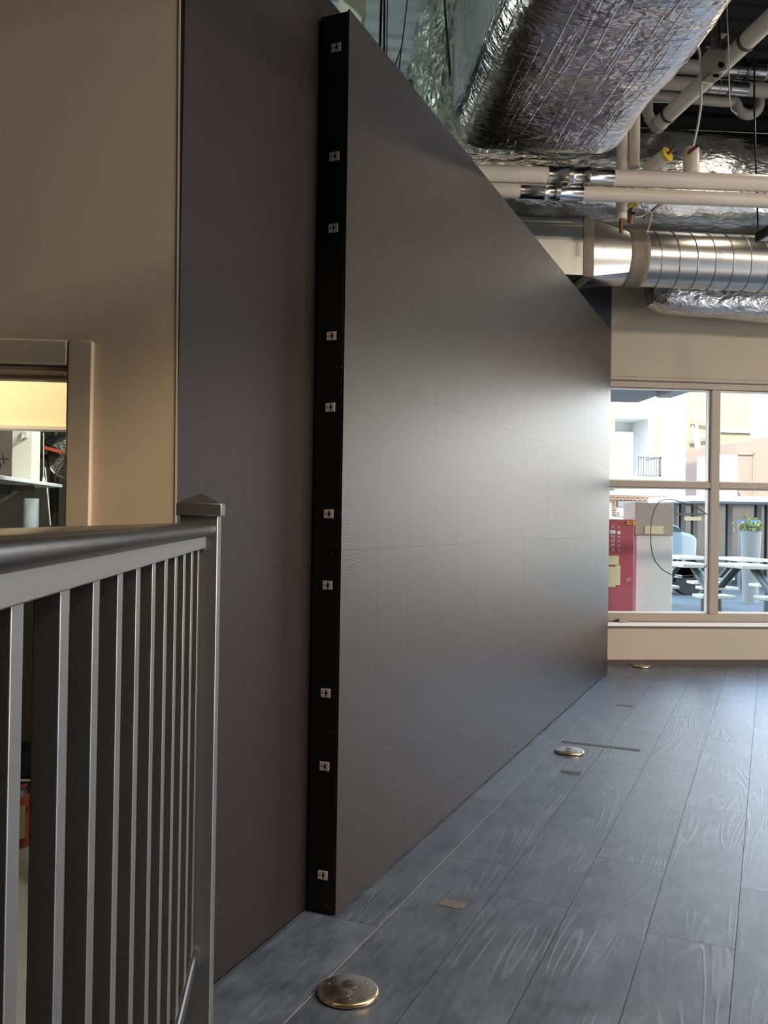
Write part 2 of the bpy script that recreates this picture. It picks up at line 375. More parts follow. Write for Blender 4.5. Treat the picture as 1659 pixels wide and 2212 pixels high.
# ------------------------------------------------------------------ setting
YW = 6.795                          # window wall
ZD = 4.2                            # roof deck
ZL = -.70                           # lower floor beyond the railing
XD = -1.18                          # face of the dark wall (screen-wall frame)
dk0 = onP(382.5, 1000, X=XD); YB = P(dk0.x, dk0.y).y       # the beige wall stands where the dark wall starts
XR = 8.5; XLft = -6.0; YBACK = -5.0

# floor: planks in the tile frame, object rotated to the building grid
mb = MB(); mb.cur = 1
mb.v = []; attr = []
def fquad(x0, y0, x1, y1, z, mi, val):
    mb.cur = mi; mb.add([(x0, y0, z), (x1, y0, z), (x1, y1, z), (x0, y1, z)], [(0, 1, 2, 3)]); attr.extend([val])
PWd, PL, GAP = .2206, 1.19, .0016
offs = {0: .56, 1: .133, 2: .632, 3: .195, 4: .43}
fquad(-12, -12, 16, 16, -.0016, 1, .5)
fquad(-.9548 - .0016, -3, -.9548 + .0016, 9, -.0006, 2, .5)
for k in range(-45, 45):           # row k lies left of the joint at x = -.0725 for k >= 1
    x1 = -.0725 - (k - 1) * PWd; x0 = x1 - PWd
    of = offs.get(k, random.random() * PL)
    j = -9
    while True:
        y0 = of + j * PL; j += 1
        if y0 > 13: break
        cx, cy = (x0 + x1) / 2, y0 + PL / 2; w = P(cx, cy)
        if w.x < -3.2 or w.x > XR + 1 or w.y < YBACK - 1 or w.y > YW + 1: continue
        fquad(x0 + GAP / 2, y0 + GAP / 2, x1 - GAP / 2, y0 + PL - GAP / 2, 0, 0, random.random())
fl = mb.build('floor', ['floor', 'grout', 'lgrout'], smooth=0)
ca = fl.data.attributes.new('plank', 'FLOAT_COLOR', 'FACE')
for i, v in enumerate(attr): ca.data[i].color = (v, v, v, 1)
# keep the raised floor to the room side of its edge
bm = bmesh.new(); bm.from_mesh(fl.data)
def cut(n, p):
    n = Vector(n); p = Vector(p)
    n2 = Vector((n.x * CT - n.y * ST, n.x * ST + n.y * CT, 0)); p2 = Vector((p.x * CT - p.y * ST, p.x * ST + p.y * CT, 0))
    bmesh.ops.bisect_plane(bm, geom=bm.verts[:] + bm.edges[:] + bm.faces[:], plane_co=p2, plane_no=n2, clear_outer=True)
cut((0, 1, 0), (0, YW + .05, 0)); cut((0, -1, 0), (0, YBACK, 0)); cut((1, 0, 0), (XR, 0, 0)); cut((-1, 0, 0), (-.27, 0, 0))
bm.to_mesh(fl.data); bm.free()
fl.rotation_euler = (0, 0, -TH)
tag(fl, 'grey wood-look plank tile floor with pale grain', 'floor', kind='structure')
s = MB().box((-.27, YBACK, ZL), (XR, YB, -.004)).box((-.27, YB, ZL), (XR, YW, -.004)); struct(s, 'floor_platform', 'beam', 'raised slab under the grey tile floor', 'floor')
struct(MB().box((XLft, YBACK, ZL - .1), (-.27, YB - .5, ZL)), 'floor_lower_front', 'ceilwall', 'lower floor out of view, made dark to keep reflections off the railing', 'floor')  # unseen stretch of floor, darkened so the railing fronts stay black
struct(MB().box((XLft, YB - .5, ZL - .1), (-.27, YW, ZL)), 'floor_lower', 'concrete', 'tan concrete floor seen through the balusters', 'floor')
# a pale control joint in the concrete
jz = at(41, 1909, 4.4)
jy = 4.4 if False else None
d = ray(41, 1909); pt = CAM + d * ((ZL - CAM.z) / d.z)
tag(MB().box((XLft, pt.y - .004, ZL), (-.4, pt.y + .004, ZL + .0015)).build('trim_2', 'trimgrey'), 'pale joint strip across the tan concrete floor', 'trim', kind='structure')

# dark wall behind the screen (not full height), with a black strip standing in for the shadow gap at its foot
Y0d = dk0.y
struct(MB().pbox((XD - .12, Y0d, 0.006), (XD, 7.16, 2.585)), 'wall_left', 'darkwall', 'dark brown painted wall behind the video wall', bevel=.002)
struct(MB().pbox((XD - .11, Y0d + .01, 0), (XD - .004, 7.15, .0065)), 'trim_1', 'hole', 'thin black strip as the shadow gap along the foot of the dark wall', 'trim')
# beige wall with the doorway, its right end a little out of plumb
ytop = at(390, 0, YB); ybot = at(381.2, 1090, YB)
def xe(z): return ybot.x + (ytop.x - ybot.x) * (z - ybot.z) / (ytop.z - ybot.z)
do = at(142, 950, YB); dhead = at(70, 800, YB).z + .0
XO = do.x; XO2 = XO - .95
mb = MB()
mb.prism([(XO, YB, ZL), (xe(ZL), YB, ZL), (xe(ZD), YB, ZD), (XO, YB, ZD)], (0, .13, 0))
mb.prism([(XO2, YB, dhead), (XO, YB, dhead), (XO, YB, ZD), (XO2, YB, ZD)], (0, .13, 0))
mb.prism([(XLft, YB, ZL), (XO2, YB, ZL), (XO2, YB, ZD), (XLft, YB, ZD)], (0, .13, 0))
struct(mb, 'wall_beige', 'beige', 'beige painted wall with a doorway, left of the dark wall')
struct(MB().prism([(xe(0.) - .0035, YB - .0015, 0), (xe(0.) + .0005, YB - .0015, 0), (xe(ZD) + .0005, YB - .0015, ZD), (xe(ZD) - .0035, YB - .0015, ZD)], (0, .02, 0)), 'trim_3', 'corner', 'pale corner bead on the end of the beige wall', 'trim')
# door casing
co = at(197.5, 900, YB - .018); ch = at(100, 732.5, YB - .018).z
ci = at(142.5, 900, YB - .018).x; chi = at(70, 786, YB - .018).z
mb = MB(); yf = YB - .018
oL = XO2 - .055
mb.box((ci, yf, ZL), (co.x, YB + .005, ch)).box((oL, yf, ZL), (XO2, YB + .005, ch)).box((XO2, yf, chi), (ci, YB + .005, ch))
mb.box((ci - .0, YB, ZL), (ci + .012, YB + .14, chi + .02)).box((XO2 - .01, YB, ZL), (XO2, YB + .14, chi + .02)).box((XO2, YB, chi - .006), (ci, YB + .14, chi + .02))
mb.box((ci - .012, YB + .07, ZL), (ci + .001, YB + .11, chi)).box((XO2, YB + .07, chi - .02), (ci, YB + .11, chi))
struct(mb, 'door_1', 'casing', 'cream painted door casing in the beige wall, no door leaf', 'door frame', bevel=.004)

# window wall
wl = at(1314.5, 1300, YW).x; xcor = at(1321, 680, YW).x
zs = at(1480, 1344, YW).z; zh = at(1480, 824, YW).z
XWL = at(1262, 1000, YW).x; XWR = XR
mb = MB()
mb.box((XWL - 1.2, YW, 0), (XWR, YW + .2, zs)).box((xcor, YW, zh), (XWR, YW + .2, ZD)).box((XLft, YW, ZL), (XWL - .0, YW + .2, 0)).box((XWR - .3, YW, zs), (XWR, YW + .2, zh))
struct(mb, 'wall_front', 'greige', 'beige painted wall above and below the shop window')
struct(MB().box((XLft, YW, 0), (XWL, YW + .2, ZD)).box((XWL, YW, zh), (xcor, YW + .2, ZD)), 'wall_corner', 'navy', 'dark navy end of the window wall above the video wall corner')
struct(MB().box((XWL, YW - .012, 0), (XWR, YW, at(1480, 1425, YW).z)), 'baseboard_front', 'brownpipe', 'dark brown baseboard under the shop window', 'baseboard')
# window: frame, sill, panes
win = thing('window_1', (wl, YW, zs), 'shop window with beige frame looking onto the street', 'window', kind='structure')
zt = at(1480, 1047, YW).z; xm = at(1548, 1050, YW).x
fw = .036; yF = YW + .02; yB = YW + .13
sp = xm - (XWL + .03)
mull = [XWL + .03] + [xm + i * 1.62 for i in range(12) if xm + i * 1.62 < XWR - .35] + [XWR - .33]
mb = MB()
mb.box((XWL, yF, zh - .055), (XWR - .3, yB, zh)).box((XWL, yF, zs), (XWR - .3, yB, zs + .062))
for x in mull: mb.box((x - fw, yF + .001, zs + .062), (x + fw, yB - .001, zh - .055))
zt0, zt1 = zt - .024, zt + .024
for a, b in zip(mull[:-1], mull[1:]): mb.box((a + fw, yF + .004, zt0), (b - fw, yB - .004, zt1))
mb.box((XWL, YW - .006, zh - .004), (XWR - .3, yF, zh + .026))
mb.build('window_frame', 'winframe', win, bevel=.004)
# glazing beads and panes
for a, b in zip(mull[:-1], mull[1:]):
    for z0, z1 in ((zs + .062, zt0), (zt1, zh - .055)):
        mb = MB(); bw = .012
        yy0, yy1 = yF + .03, yF + .07
        mb.box((a + fw, yy0, z0), (a + fw + bw, yy1, z1)).box((b - fw - bw, yy0, z0), (b - fw, yy1, z1)).box((a + fw + bw, yy0, z0), (b - fw - bw, yy1, z0 + bw)).box((a + fw + bw, yy0, z1 - bw), (b - fw - bw, yy1, z1))
        mb.build('glazing_bead', 'sill', win, bevel=.002)
        MB().box((a + fw + .004, yF + .046, z0 + .004), (b - fw - .004, yF + .052, z1 - .004)).build('pane', 'glass', win, smooth=0)
MB().box((XWL - .05, YW - .045, zs - .03), (XWR, YW + .02, zs)).build('window_sill', 'sill', win, bevel=.004)
zz = at(1346, 1337, YW - .03)
tag(MB().box((zz.x - .04, YW - .05, zs), (zz.x + .04, YW - .005, zs + .03)).build('window_block', 'winframe', org=(zz.x, YW - .03, zs), bevel=.006), 'small beige block on the window sill beside the video wall', 'block')
# a thin dark line looped on the glass
yg = yF + .044
pts = []
for (x, y) in [(1528, 1112), (1508, 1098), (1480, 1088), (1455, 1079), (1440, 1078), (1425, 1083), (1414, 1098), (1407, 1122), (1405, 1150), (1406, 1178), (1410, 1200), (1417, 1215), (1430, 1230), (1447, 1240), (1470, 1245), (1495, 1243), (1512, 1236), (1525, 1223), (1532, 1205), (1535, 1180)]:
    pts.append(at(x, y, yg - .002))
tag(MB().tube(pts, .004, 6).build('looped_cord', 'cordgrey'), 'thin dark oval line looped on the lower left window pane', 'cord')

# other walls and the roof deck
W2A, W2B = -1.6, 4.0
struct(MB().box((XR, YBACK, 0), (XR + .2, YW + .2, .35)).box((XR, YBACK, 2.6), (XR + .2, YW + .2, ZD)).box((XR, YBACK, .35), (XR + .2, W2A, 2.6)).box((XR, W2B, .35), (XR + .2, YW + .2, 2.6)), 'wall_right', 'ceilwall', 'wall with an added wide window at the far right of the room')
win2 = thing('added_window', (XR, 1, .35), 'wide window added in the right wall for side light, out of view', 'window', kind='structure')  # unseen window added to brighten the pipes and ducts
mb = MB().box((XR + .05, W2A, .35), (XR + .15, W2B, .41)).box((XR + .05, W2A, 2.54), (XR + .15, W2B, 2.6))
for k in range(5): mb.box((XR + .05, W2A + k * 1.385, .41), (XR + .15, W2A + .06 + k * 1.385, 2.54))
mb.build('window_frame', 'winframe', win2)
MB().box((XR + .09, W2A + .03, .40), (XR + .096, W2B - .03, 2.55)).build('pane', 'glass', win2, smooth=0)
struct(MB().box((XLft, YBACK - .2, ZL), (XR + .2, YBACK, ZD)), 'wall_back', 'ceilwall', 'plain wall behind the viewer')
struct(MB().box((XLft - .2, YBACK - .2, ZL), (XLft, YW + .2, ZD)), 'wall_far_left', 'ceilwall', 'plain wall at the far left of the lower level')
# corrugated deck: bright over the back room, near black over the room
def deck(x0, x1, name, m, label):
    mb = MB(); per = .16; y = YBACK; prof = []
    while y < YW + .2:
        prof += [(y, ZD), (y + .055, ZD), (y + .075, ZD + .04), (y + .14, ZD + .04)]; y += per
    prof.append((YW + .25, ZD))
    vs = [(x0, a, z) for a, z in prof] + [(x1, a, z) for a, z in prof]; n = len(prof)
    mb.add(vs, [(i, i + 1, n + i + 1, n + i) for i in range(n - 1)])
    o = mb.build(name, m, smooth=0); tag(o, label, 'ceiling', kind='structure')
xdk = at(1000, 100, 5.5).x
deck(XLft - .2, xdk + .3, 'ceiling', 'deck', 'corrugated galvanised roof deck above the video wall')
deck(xdk + .3, XR + .2, 'ceiling_dark', 'darkdeck', 'dark corrugated roof deck above the pipes')
struct(MB().box((XLft - .2, YBACK - .2, ZD + .05), (XR + .2, YW + .2, ZD + .15)), 'ceiling_slab', 'beam', 'roof slab over the deck', 'ceiling')

# ------------------------------------------------------------------ video wall
XS = -1.0864; YS0, YS1 = 2.2445, 6.7305; ZS0, ZS1 = .005, 2.505
base = P(XS, YS0, 0)
vw = thing('video_wall', base, 'tall dark grey video wall of flat panels along the dark wall', 'video wall')
MB().pbox((XD + .004, YS0, ZS0), (XS - .006, YS1, ZS1 - .004)).build('frame', 'blackframe', vw, bevel=.002)
mb = MB(); ncol = 18; nrow = 5
g = .00022
cw = (YS1 - YS0) / ncol; rh = (ZS1 - ZS0) / nrow
for i in range(ncol):
    for j in range(nrow):
        y0, y1 = YS0 + i * cw + g, YS0 + (i + 1) * cw - g; z0, z1 = ZS0 + j * rh + g, ZS0 + (j + 1) * rh - g
        o = [random.gauss(0, .00004) for _ in range(3)]
        mb.hexa([P(XS - .006, y0, z0), P(XS + o[0], y0, z0), P(XS + o[1], y1, z0), P(XS - .006, y1, z0), P(XS - .006, y0, z1), P(XS + o[0] + o[2] * .3, y0, z1), P(XS + o[1] + o[2] * .3, y1, z1), P(XS - .006, y1, z1)])
face = mb.build('screen_face', 'screen', vw, smooth=0); face['label'] = 'matte dark grey screen face of square panels'
MB().pbox((XS - .0012, YS0 - .0008, ZS0), (XS + .0004, YS0 + .0004, ZS1)).build('edge_strip', 'darkmetal', vw)
# connector plates and screws on the black end
pl0 = None
for yp in (103, 338, 493, 726, 880, 1110, 1264, 1497, 1655, 1890):
    xp = 726.5 + (697.5 - 726.5) * (yp - 103) / (1890 - 103.)
    q = onP(xp, yp, Y=YS0)
    c = P(q.x, q.y - .0015, q.z)
    if pl0 is None:
        pl0 = c
        hw, hz = .0148, .0122
        e = P(1, 0, 0); n_ = P(0, -1, 0)
        def quadbox(cx, cz, w, h, d0, d1):
            vs = []
            for d in (d0, d1):
                for (a, b) in ((-w, -h), (w, -h), (w, h), (-w, h)):
                    vs.append(c + e * (cx + a) + Vector((0, 0, cz + b)) + n_ * d)
            return vs
        mb = MB(); v = quadbox(0, 0, hw, hz, -.001, .0012)
        mb.add(v, [(3, 2, 1, 0), (4, 5, 6, 7), (0, 1, 5, 4), (1, 2, 6, 5), (2, 3, 7, 6), (3, 0, 4, 7)])
        plate = mb.build('connector_plate', 'plate', vw, bevel=.0008); plate['label'] = 'small zinc connector plate on the black end'
        # keyhole: a tall slot with a round middle, and a small screw hole
        mb = MB()
        poly = []
        for (a, b) in ((-.0011, -.010), (.0011, -.010), (.0011, -.0042), (.0034, -.0024), (.0042, 0), (.0034, .0024), (.0011, .0042), (.0011, .010), (-.0011, .010), (-.0011, .0042), (-.0034, .0024), (-.0042, 0), (-.0034, -.0024), (-.0011, -.0042)):
            poly.append(c + e * (a + .0022) + Vector((0, 0, b)) + n_ * .0010)
        mb.prism(poly, n_ * .0006)
        kh = mb.build('keyhole', 'hole', plate)
        mb = MB(); mb.prism([c + e * (-.0085 + .0019 * math.cos(t * math.pi / 6)) + Vector((0, 0, .0019 * math.sin(t * math.pi / 6))) + n_ * .0010 for t in range(12)], n_ * .0006)
        mb.build('screw_hole', 'hole', plate)
    else:
        p2 = plate.copy(); C.objects.link(p2); p2.parent = vw; p2.location = c - pl0
        for ch_ in plate.children: k = ch_.copy(); C.objects.link(k); k.parent = p2
sc0 = None
for (x, y) in [(740, 404), (730, 409), (726, 438), (727, 795), (737, 792), (718, 1176), (728, 1177), (717, 1197), (711, 1580), (722, 1580), (706, 1955), (714, 1960)]:
    q = onP(x, y, Y=YS0); c = P(q.x, q.y, q.z)
    if sc0 is None:
        sc0 = c; mb = MB(); n_ = P(0, -1, 0); e = P(1, 0, 0)
        rings = []
        for r, d_ in ((.0022, -.0005), (.0022, .0006), (.0014, .0014)):
            rings.append([c + e * r * math.cos(t * math.pi / 5) + Vector((0, 0, r * math.sin(t * math.pi / 5))) + n_ * d_ for t in range(10)])
        scr = mb.loft(rings).build('screw', 'darkmetal', vw)
    else:
        s2 = scr.copy(); C.objects.link(s2); s2.parent = vw; s2.location = c - sc0
# ------------------------------------------------------------------ railing
RXC = -.2005
rl = thing('railing', (RXC, 1.75, 0), 'black metal guard railing with thin square balusters beside the platform edge', 'railing')
YP0 = atx(432, 1190, -.19).y + .008; YP1 = YP0 + .076
print('post', YP0, at(388, 1150, YP0).x, at(470, 1150, YP0).x)
# handrail profile, lofted along y
yn = -.6
prof = [(-.040, .000), (-.0395, -.012), (-.030, -.020), (.030, -.020), (.039, -.013), (.0405, -.006), (.038, .0005), (.030, .0035), (0, .006), (-.030, .0035)]
mb = MB(); mb.loft([[Vector((RXC + a, y, 1.0735 + b)) for a, b in prof] for y in (yn, YP0)])
mb.build('handrail', 'railtop', rl, smooth=50, bevel=.003)
MB().box((RXC - .0225, yn, 1.0305), (RXC + .0225, YP0 - .012, 1.0575)).build('top_bar', 'railblack', rl, bevel=.0015)
mb = MB(); mb.box((RXC - .0215, YP0 - .012, 1.026), (RXC + .0215, YP0, 1.060)); mb.build('bracket', 'railblack', rl, bevel=.001)
# bottom rail with a rounded top
prof = [(-.0125, -.03), (.0125, -.03), (.0125, -.008), (.011, -.0035), (.007, -.0008), (0, 0), (-.007, -.0008), (-.011, -.0035), (-.0125, -.008)]
mb = MB(); mb.loft([[Vector((RXC + .006 + a, y, .252 + b)) for a, b in prof] for y in (yn, YP0 - .006)]); mb.build('bottom_rail', 'railtop', rl, smooth=60)
mb = MB(); mb.loft([[Vector((RXC + .006 + a * 1.25, y, .252 - .014 + (b + .014) * 1.25)) for a, b in prof] for y in (YP0 - .006, YP0)]); mb.build('end_socket', 'railblack', rl, smooth=60)
# balusters
L = .19
b0 = None
yk = [atx(a_, b_, -.19).y for a_, b_ in ((51.7, 1325), (150, 1291), (216, 1268), (266, 1248), (304, 1238), (337, 1225), (363, 1214), (384, 1206), (402, 1200), (418, 1194), (432, 1190))]
print('balusters', [round(v, 3) for v in yk], 'bar', at(447, 1170, 1.74).x, 'hr', at(466, 1140, 1.74), 'br', atx(427, 2062, -.19))
pitch = (yk[-1] - yk[0]) / 10
ys = [yk[0] - pitch * 3, yk[0] - pitch * 2, yk[0] - pitch] + yk
for y1 in ys:
    if b0 is None:
        b0 = y1; bal = MB().box((-.2115, y1 - .0275, .24), (-.19, y1, 1.032)).build('baluster', 'railblack', rl, bevel=.0009)
    else:
        c = bal.copy(); C.objects.link(c); c.parent = rl; c.location = (0, y1 - b0, 0)
# post with cap
pxl, pxr = at(388, 1150, YP0).x, at(470.5, 1150, YP0).x
post = MB().box((pxl, YP0, ZL), (pxr, YP1, 1.094)).build('post', 'railblack', rl, bevel=.002)
cx_, cy_ = (pxl + pxr) / 2, (YP0 + YP1) / 2; ha = (pxr - pxl) / 2 + .0065
mb = MB()
def sq(h, z): return [Vector((cx_ - h, cy_ - h, z)), Vector((cx_ + h, cy_ - h, z)), Vector((cx_ + h, cy_ + h, z)), Vector((cx_ - h, cy_ + h, z))]
mb.loft([sq(ha, 1.093), sq(ha, 1.117), sq(ha * .93, 1.1195), sq(.002, 1.1375)])
mb.build('post_cap', 'railblack', post, smooth=25, bevel=.002)

# ------------------------------------------------------------------ floor boxes and tape
def floor_box(px, py, label):
    d = ray(px, py); p = CAM + d * ((.008 - CAM.z) / d.z); return Vector((p.x, p.y, 0))
def make_floor_box(p, label):
    t = thing('floor_box', p, label, 'floor outlet', 'round floor outlets in the tile')
    MB().lathe(p, [(.060, 0), (.066, 0), (.0705, .004), (.0700, .0085), (.0685, .0115), (.0665, .0128), (.0655, .0128)], 56).build('rim', 'brassrim', t, smooth=50)
    lid = MB().lathe(p, [(.062, .009), (.0662, .0122), (.0660, .0132), (.0645, .0137)], 56).build('cover_plate', 'brass', t, smooth=40)
    for (a, b) in ((-.0105, -.0178), (.0063, .019)):
        w = Vector((p.x + a, p.y + b, .0137))
        pl_ = MB().lathe(w, [(.0188, -.001), (.0188, .0006), (.0178, .0012)], 28).build('outlet_plug', 'plug', t)
        MB().box((w.x - .006, w.y - .001, w.z + .001), (w.x + .006, w.y + .001, w.z + .0019)).build('slot', 'brass', pl_)
    for an in (150, 30, 270):
        w = Vector((p.x + .050 * math.cos(math.radians(an)), p.y + .050 * math.sin(math.radians(an)), .0137))
        MB().lathe(w, [(.0028, -.001), (.0028, .0006), (.0015, .0012)], 12).build('screw', 'sleeve', t)
    return t
bp_ = [floor_box(752, 2140, ''), floor_box(1230, 1622, ''), floor_box(1386, 1438.5, '')]
fb = make_floor_box(bp_[0], 'round metal floor outlet nearest the railing post')
for p, l in ((bp_[1], 'round metal floor outlet beside the long dark tape strip'), (bp_[2], 'round metal floor outlet under the shop window')):
    c = copy_tree(fb); c.location = p; c['label'] = l
def fz(px, py): d = ray(px, py); return CAM + d * ((0 - CAM.z) / d.z)
def tape(pts, m, label, cat='tape', name='floor_tape'):
    q = [fz(*p) for p in pts]
    org = sum(q, Vector()) / 4
    tag(MB().prism([Vector((a.x, a.y, .0002)) for a in q], (0, 0, .0009)).build(name, m, org=(org.x, org.y, 0)), label, cat, 'dark tape pieces on the floor')
tape([(1211, 1600), (1383, 1619), (1381, 1623.5), (1214, 1604)], 'tape', 'long thin dark tape strip across the floor tiles')
tape([(1333, 1522), (1369, 1525), (1367, 1527.6), (1331, 1524.6)], 'tape', 'small dark tape piece farthest from the railing, nearest the window')
tape([(1214, 1664), (1256, 1669), (1252, 1675), (1209, 1669)], 'tape', 'small dark tape piece just below the middle floor outlet')
tape([(957, 1942), (1009, 1951), (997, 1965), (946, 1955)], 'greytape', 'scuffed grey tape piece near the foot of the video wall')

# ------------------------------------------------------------------ ducts
# big foil duct overhead, running towards the viewer
def rr(x0, x1, z0, z1, r, y, n=5, wob=0.):
    out = []
    for cx, cz, a0 in ((x1 - r, z1 - r, 0), (x0 + r, z1 - r, 90), (x0 + r, z0 + r, 180), (x1 - r, z0 + r, 270)):
        for i in range(n + 1):
            t = math.radians(a0 + 90 * i / n); out.append(Vector((cx + r * math.cos(t), y, cz + r * math.sin(t))))
    return out
def noise_disp(o, strength, size, depth=2):
    tx = bpy.data.textures.new(o.name + '_wrinkle', 'CLOUDS'); tx.noise_scale = size; tx.noise_depth = depth
    d = o.modifiers.new('wrinkle', 'DISPLACE'); d.texture = tx; d.strength = strength; d.mid_level = .5; d.texture_coords = 'LOCAL'
def dense(rings, per):              # subdivide a closed ring list evenly
    out = []
    for r in rings:
        q = []
        for i, a in enumerate(r):
            b = r[(i + 1) % len(r)]
            L_ = (b - a).length; n = max(1, int(L_ / per + .5)); q.append((a, b, n))
        out.append(q)
    ns = [max(o[i][2] for o in out) for i in range(len(out[0]))]
    return [[a + (b - a) * (k / ns[i]) for i, (a, b, _) in enumerate(o) for k in range(ns[i])] for o in out]
YE = 4.2
dl = at(977, 285, YE); dr = at(1352, 268, YE); db = at(1200, 331, YE)
x0, x1, zb = dl.x, dr.x, db.z
big = thing('foil_duct', (.5 * (x0 + x1), YE, zb), 'huge crinkled silver foil-wrapped duct overhead at the top of the view', 'duct')
rings = []
ny = 60
for i in range(ny + 1):
    t = i / ny; y = YE - t * 5.2
    lean = -.028 * (YE - y)
    drop = .05 * math.exp(-((YE - y) / .25) ** 2)
    rings.append(rr(x0 + .006 * math.sin(y * 7), x1 + lean * .75, zb + .01 * math.sin(y * 5 + 1), zb + .75, .16, y, n=6))
rings = dense(rings, .06)
# rounded far end
c0 = sum(rings[0], Vector()) / len(rings[0])
endr = []
for k, (sc_, dy) in enumerate(((.55, .06), (.85, .045), (.96, .025))):
    endr.append([Vector((c0.x + (p.x - c0.x) * sc_, p.y + dy, c0.z + (p.z - c0.z) * sc_)) for p in rings[0]])
mb = MB(); mb.loft(endr + rings); o = mb.build('foil_wrap', 'foilbig', big, smooth=80); noise_disp(o, .03, .35, 2)
# side drop behind it
sd = at(985, 290, 4.3)
poly = [(x0 - .01, 4.22, zb + .04), (x0 - .01, 4.75, zb + .30), (x0 - .01, 5.45, zb + .50), (x0 - .01, 5.45, ZD - .02), (x0 - .01, 4.22, ZD - .02)]
mb = MB(); 
bmx = []
nu, nv = 30, 30
for s_ in (0, 1):
    for i in range(nu + 1):
        for j in range(nv + 1):
            yv = 4.31 + 1.15 * i / nu; zl = zb + .03 + .52 * (i / nu) ** .8; z = zl + (ZD - .03 - zl) * j / nv
            bmx.append(Vector((x0 - .01 + .34 * s_ + (.035 * math.sin(yv * 23 + z * 2) + .02 * math.sin(z * 9 + yv * 5)) * (1 - s_), yv, z)))
n1 = (nu + 1) * (nv + 1)
fs = []
def gi(s_, i, j): return s_ * n1 + i * (nv + 1) + j
for i in range(nu):
    for j in range(nv):
        fs.append((gi(0, i, j), gi(0, i, j + 1), gi(0, i + 1, j + 1), gi(0, i + 1, j))); fs.append((gi(1, i, j), gi(1, i + 1, j), gi(1, i + 1, j + 1), gi(1, i, j + 1)))
for i in range(nu):
    fs.append((gi(0, i, 0), gi(0, i + 1, 0), gi(1, i + 1, 0), gi(1, i, 0))); fs.append((gi(0, i, nv), gi(1, i, nv), gi(1, i + 1, nv), gi(0, i + 1, nv)))
for j in range(nv):
    fs.append((gi(0, 0, j), gi(1, 0, j), gi(1, 0, j + 1), gi(0, 0, j + 1))); fs.append((gi(0, nu, j), gi(0, nu, j + 1), gi(1, nu, j + 1), gi(1, nu, j)))
mb.add(bmx, fs)
o = mb.build('foil_drop', 'foil3', org=(x0, 4.8, zb), smooth=80); noise_disp(o, .05, .16, 3)
tag(o, 'dull greenish foil-wrapped riser left of the huge foil duct', 'duct')
# hanging foil skirt further back
q = [at(*p, 6.05) for p in ((905, -60), (906, 60), (893, 120), (874, 158), (880, 170), (921, 172), (940, 172), (960, 60), (960, -60))]
o = MB().prism(q, (0, .3, 0)).build('foil_skirt', 'foil3', org=tuple(q[4]), smooth=30, bevel=.01); tag(o, 'crumpled foil skirt hanging behind the greenish riser', 'duct')
# shiny scrap of duct over the screen edge
q = [at(*p, 5.75) for p in ((905, 205), (925, 175), (942, 178), (960, 330), (935, 250))]
o = MB().prism(q, (0, .12, 0)).build('foil_scrap', 'foil', org=tuple(q[0]), smooth=30, bevel=.01); tag(o, 'small bright foil scrap above the sloping top of the video wall', 'duct')
q = [at(*p, 5.95) for p in ((860, 173), (918, 173), (918, 196), (860, 196))]
o = MB().prism(q, (0, .1, 0)).build('duct_hanger', 'strut', org=tuple(q[0]), bevel=.004); tag(o, 'dark metal channel under the crumpled foil skirt', 'hanger')

# cross foil duct behind the pipes
yc = 6.32; cz = at(1400, 397, yc).z; rz_ = .345
xa = at(965, 400, yc).x
mb = MB(); rings = []
n = 70
for i in range(n + 1):
    x = xa + (XR - .3 - xa) * i / n
    w = 1 + .03 * math.sin(x * 5.3) + .02 * math.sin(x * 13)
    ring = []
    for k in range(36):
        t = 2 * math.pi * k / 36; c_, s_ = math.cos(t), math.sin(t)
        e_ = .62
        ring.append(Vector((x, yc + .30 * math.copysign(abs(c_) ** e_, c_) * w, cz + rz_ * math.copysign(abs(s_) ** e_, s_) * w)))
    rings.append(ring)
mb.loft(rings); o = mb.build('insulated_duct', 'foil2', org=(xa, yc, cz - rz_), smooth=80); noise_disp(o, .025, .25, 2)
tag(o, 'broad pale foil-wrapped duct running behind the white pipes', 'duct')

# spiral duct
ys_ = 6.0; rs_ = .188
cL = at(1372, 566, ys_); cz = at(1500, 564, ys_).z
sd = thing('spiral_duct', (cL.x, ys_, cz - rs_), 'round galvanised spiral duct with ribbed seams above the window', 'duct')
xs0, xs1 = cL.x, XR - .2
prof = [(xs0, 0), (xs1, 0)]
MB().tube([(xs0 + (xs1 - xs0) * i / 40, ys_, cz) for i in range(41)], rs_, 64).build('duct_tube', 'galv', sd, smooth=60)
mb = MB(); pts = []; pit = .125; nt = int((xs1 - xs0) / pit); N_ = 40
for i in range(nt * N_ + 1):
    t = 2 * math.pi * i / N_; pts.append(Vector((xs0 + .05 + pit * i / N_, ys_ + (rs_ + .001) * math.cos(t), cz + (rs_ + .001) * math.sin(t))))
mb.tube(pts, .0036, 6).build('spiral_seam', 'galvdull', sd)
# mastic collar, transition, plenum
mb = MB()
rings = []
xcs = at(1345, 566, ys_).x
for x, r in ((xcs - .005, .190), (xcs + .015, .196), (xcs + .03, .192), (xcs + .06, .197), (xcs + .09, .195), (xcs + .105, .200), (xcs + .125, .190)):
    rings.append([Vector((x, ys_ + (r + random.uniform(-.0015, .0015)) * math.cos(2 * math.pi * k / 48), cz + (r + random.uniform(-.0015, .0015)) * math.sin(2 * math.pi * k / 48))) for k in range(48)])
mb.loft(rings).build('collar', 'mastic', sd, smooth=50)
xq1 = at(1262, 566, ys_).x; xq0 = at(1242, 566, ys_).x; xpl = at(1080, 566, ys_).x
def sqr(x, hy, hz, n=48):
    out = []
    for k in range(n):
        t = 2 * math.pi * k / n; c_, s_ = math.cos(t), math.sin(t); m_ = max(abs(c_), abs(s_)); out.append(Vector((x, ys_ + hy * c_ / m_, cz + hz * s_ / m_)))
    return out
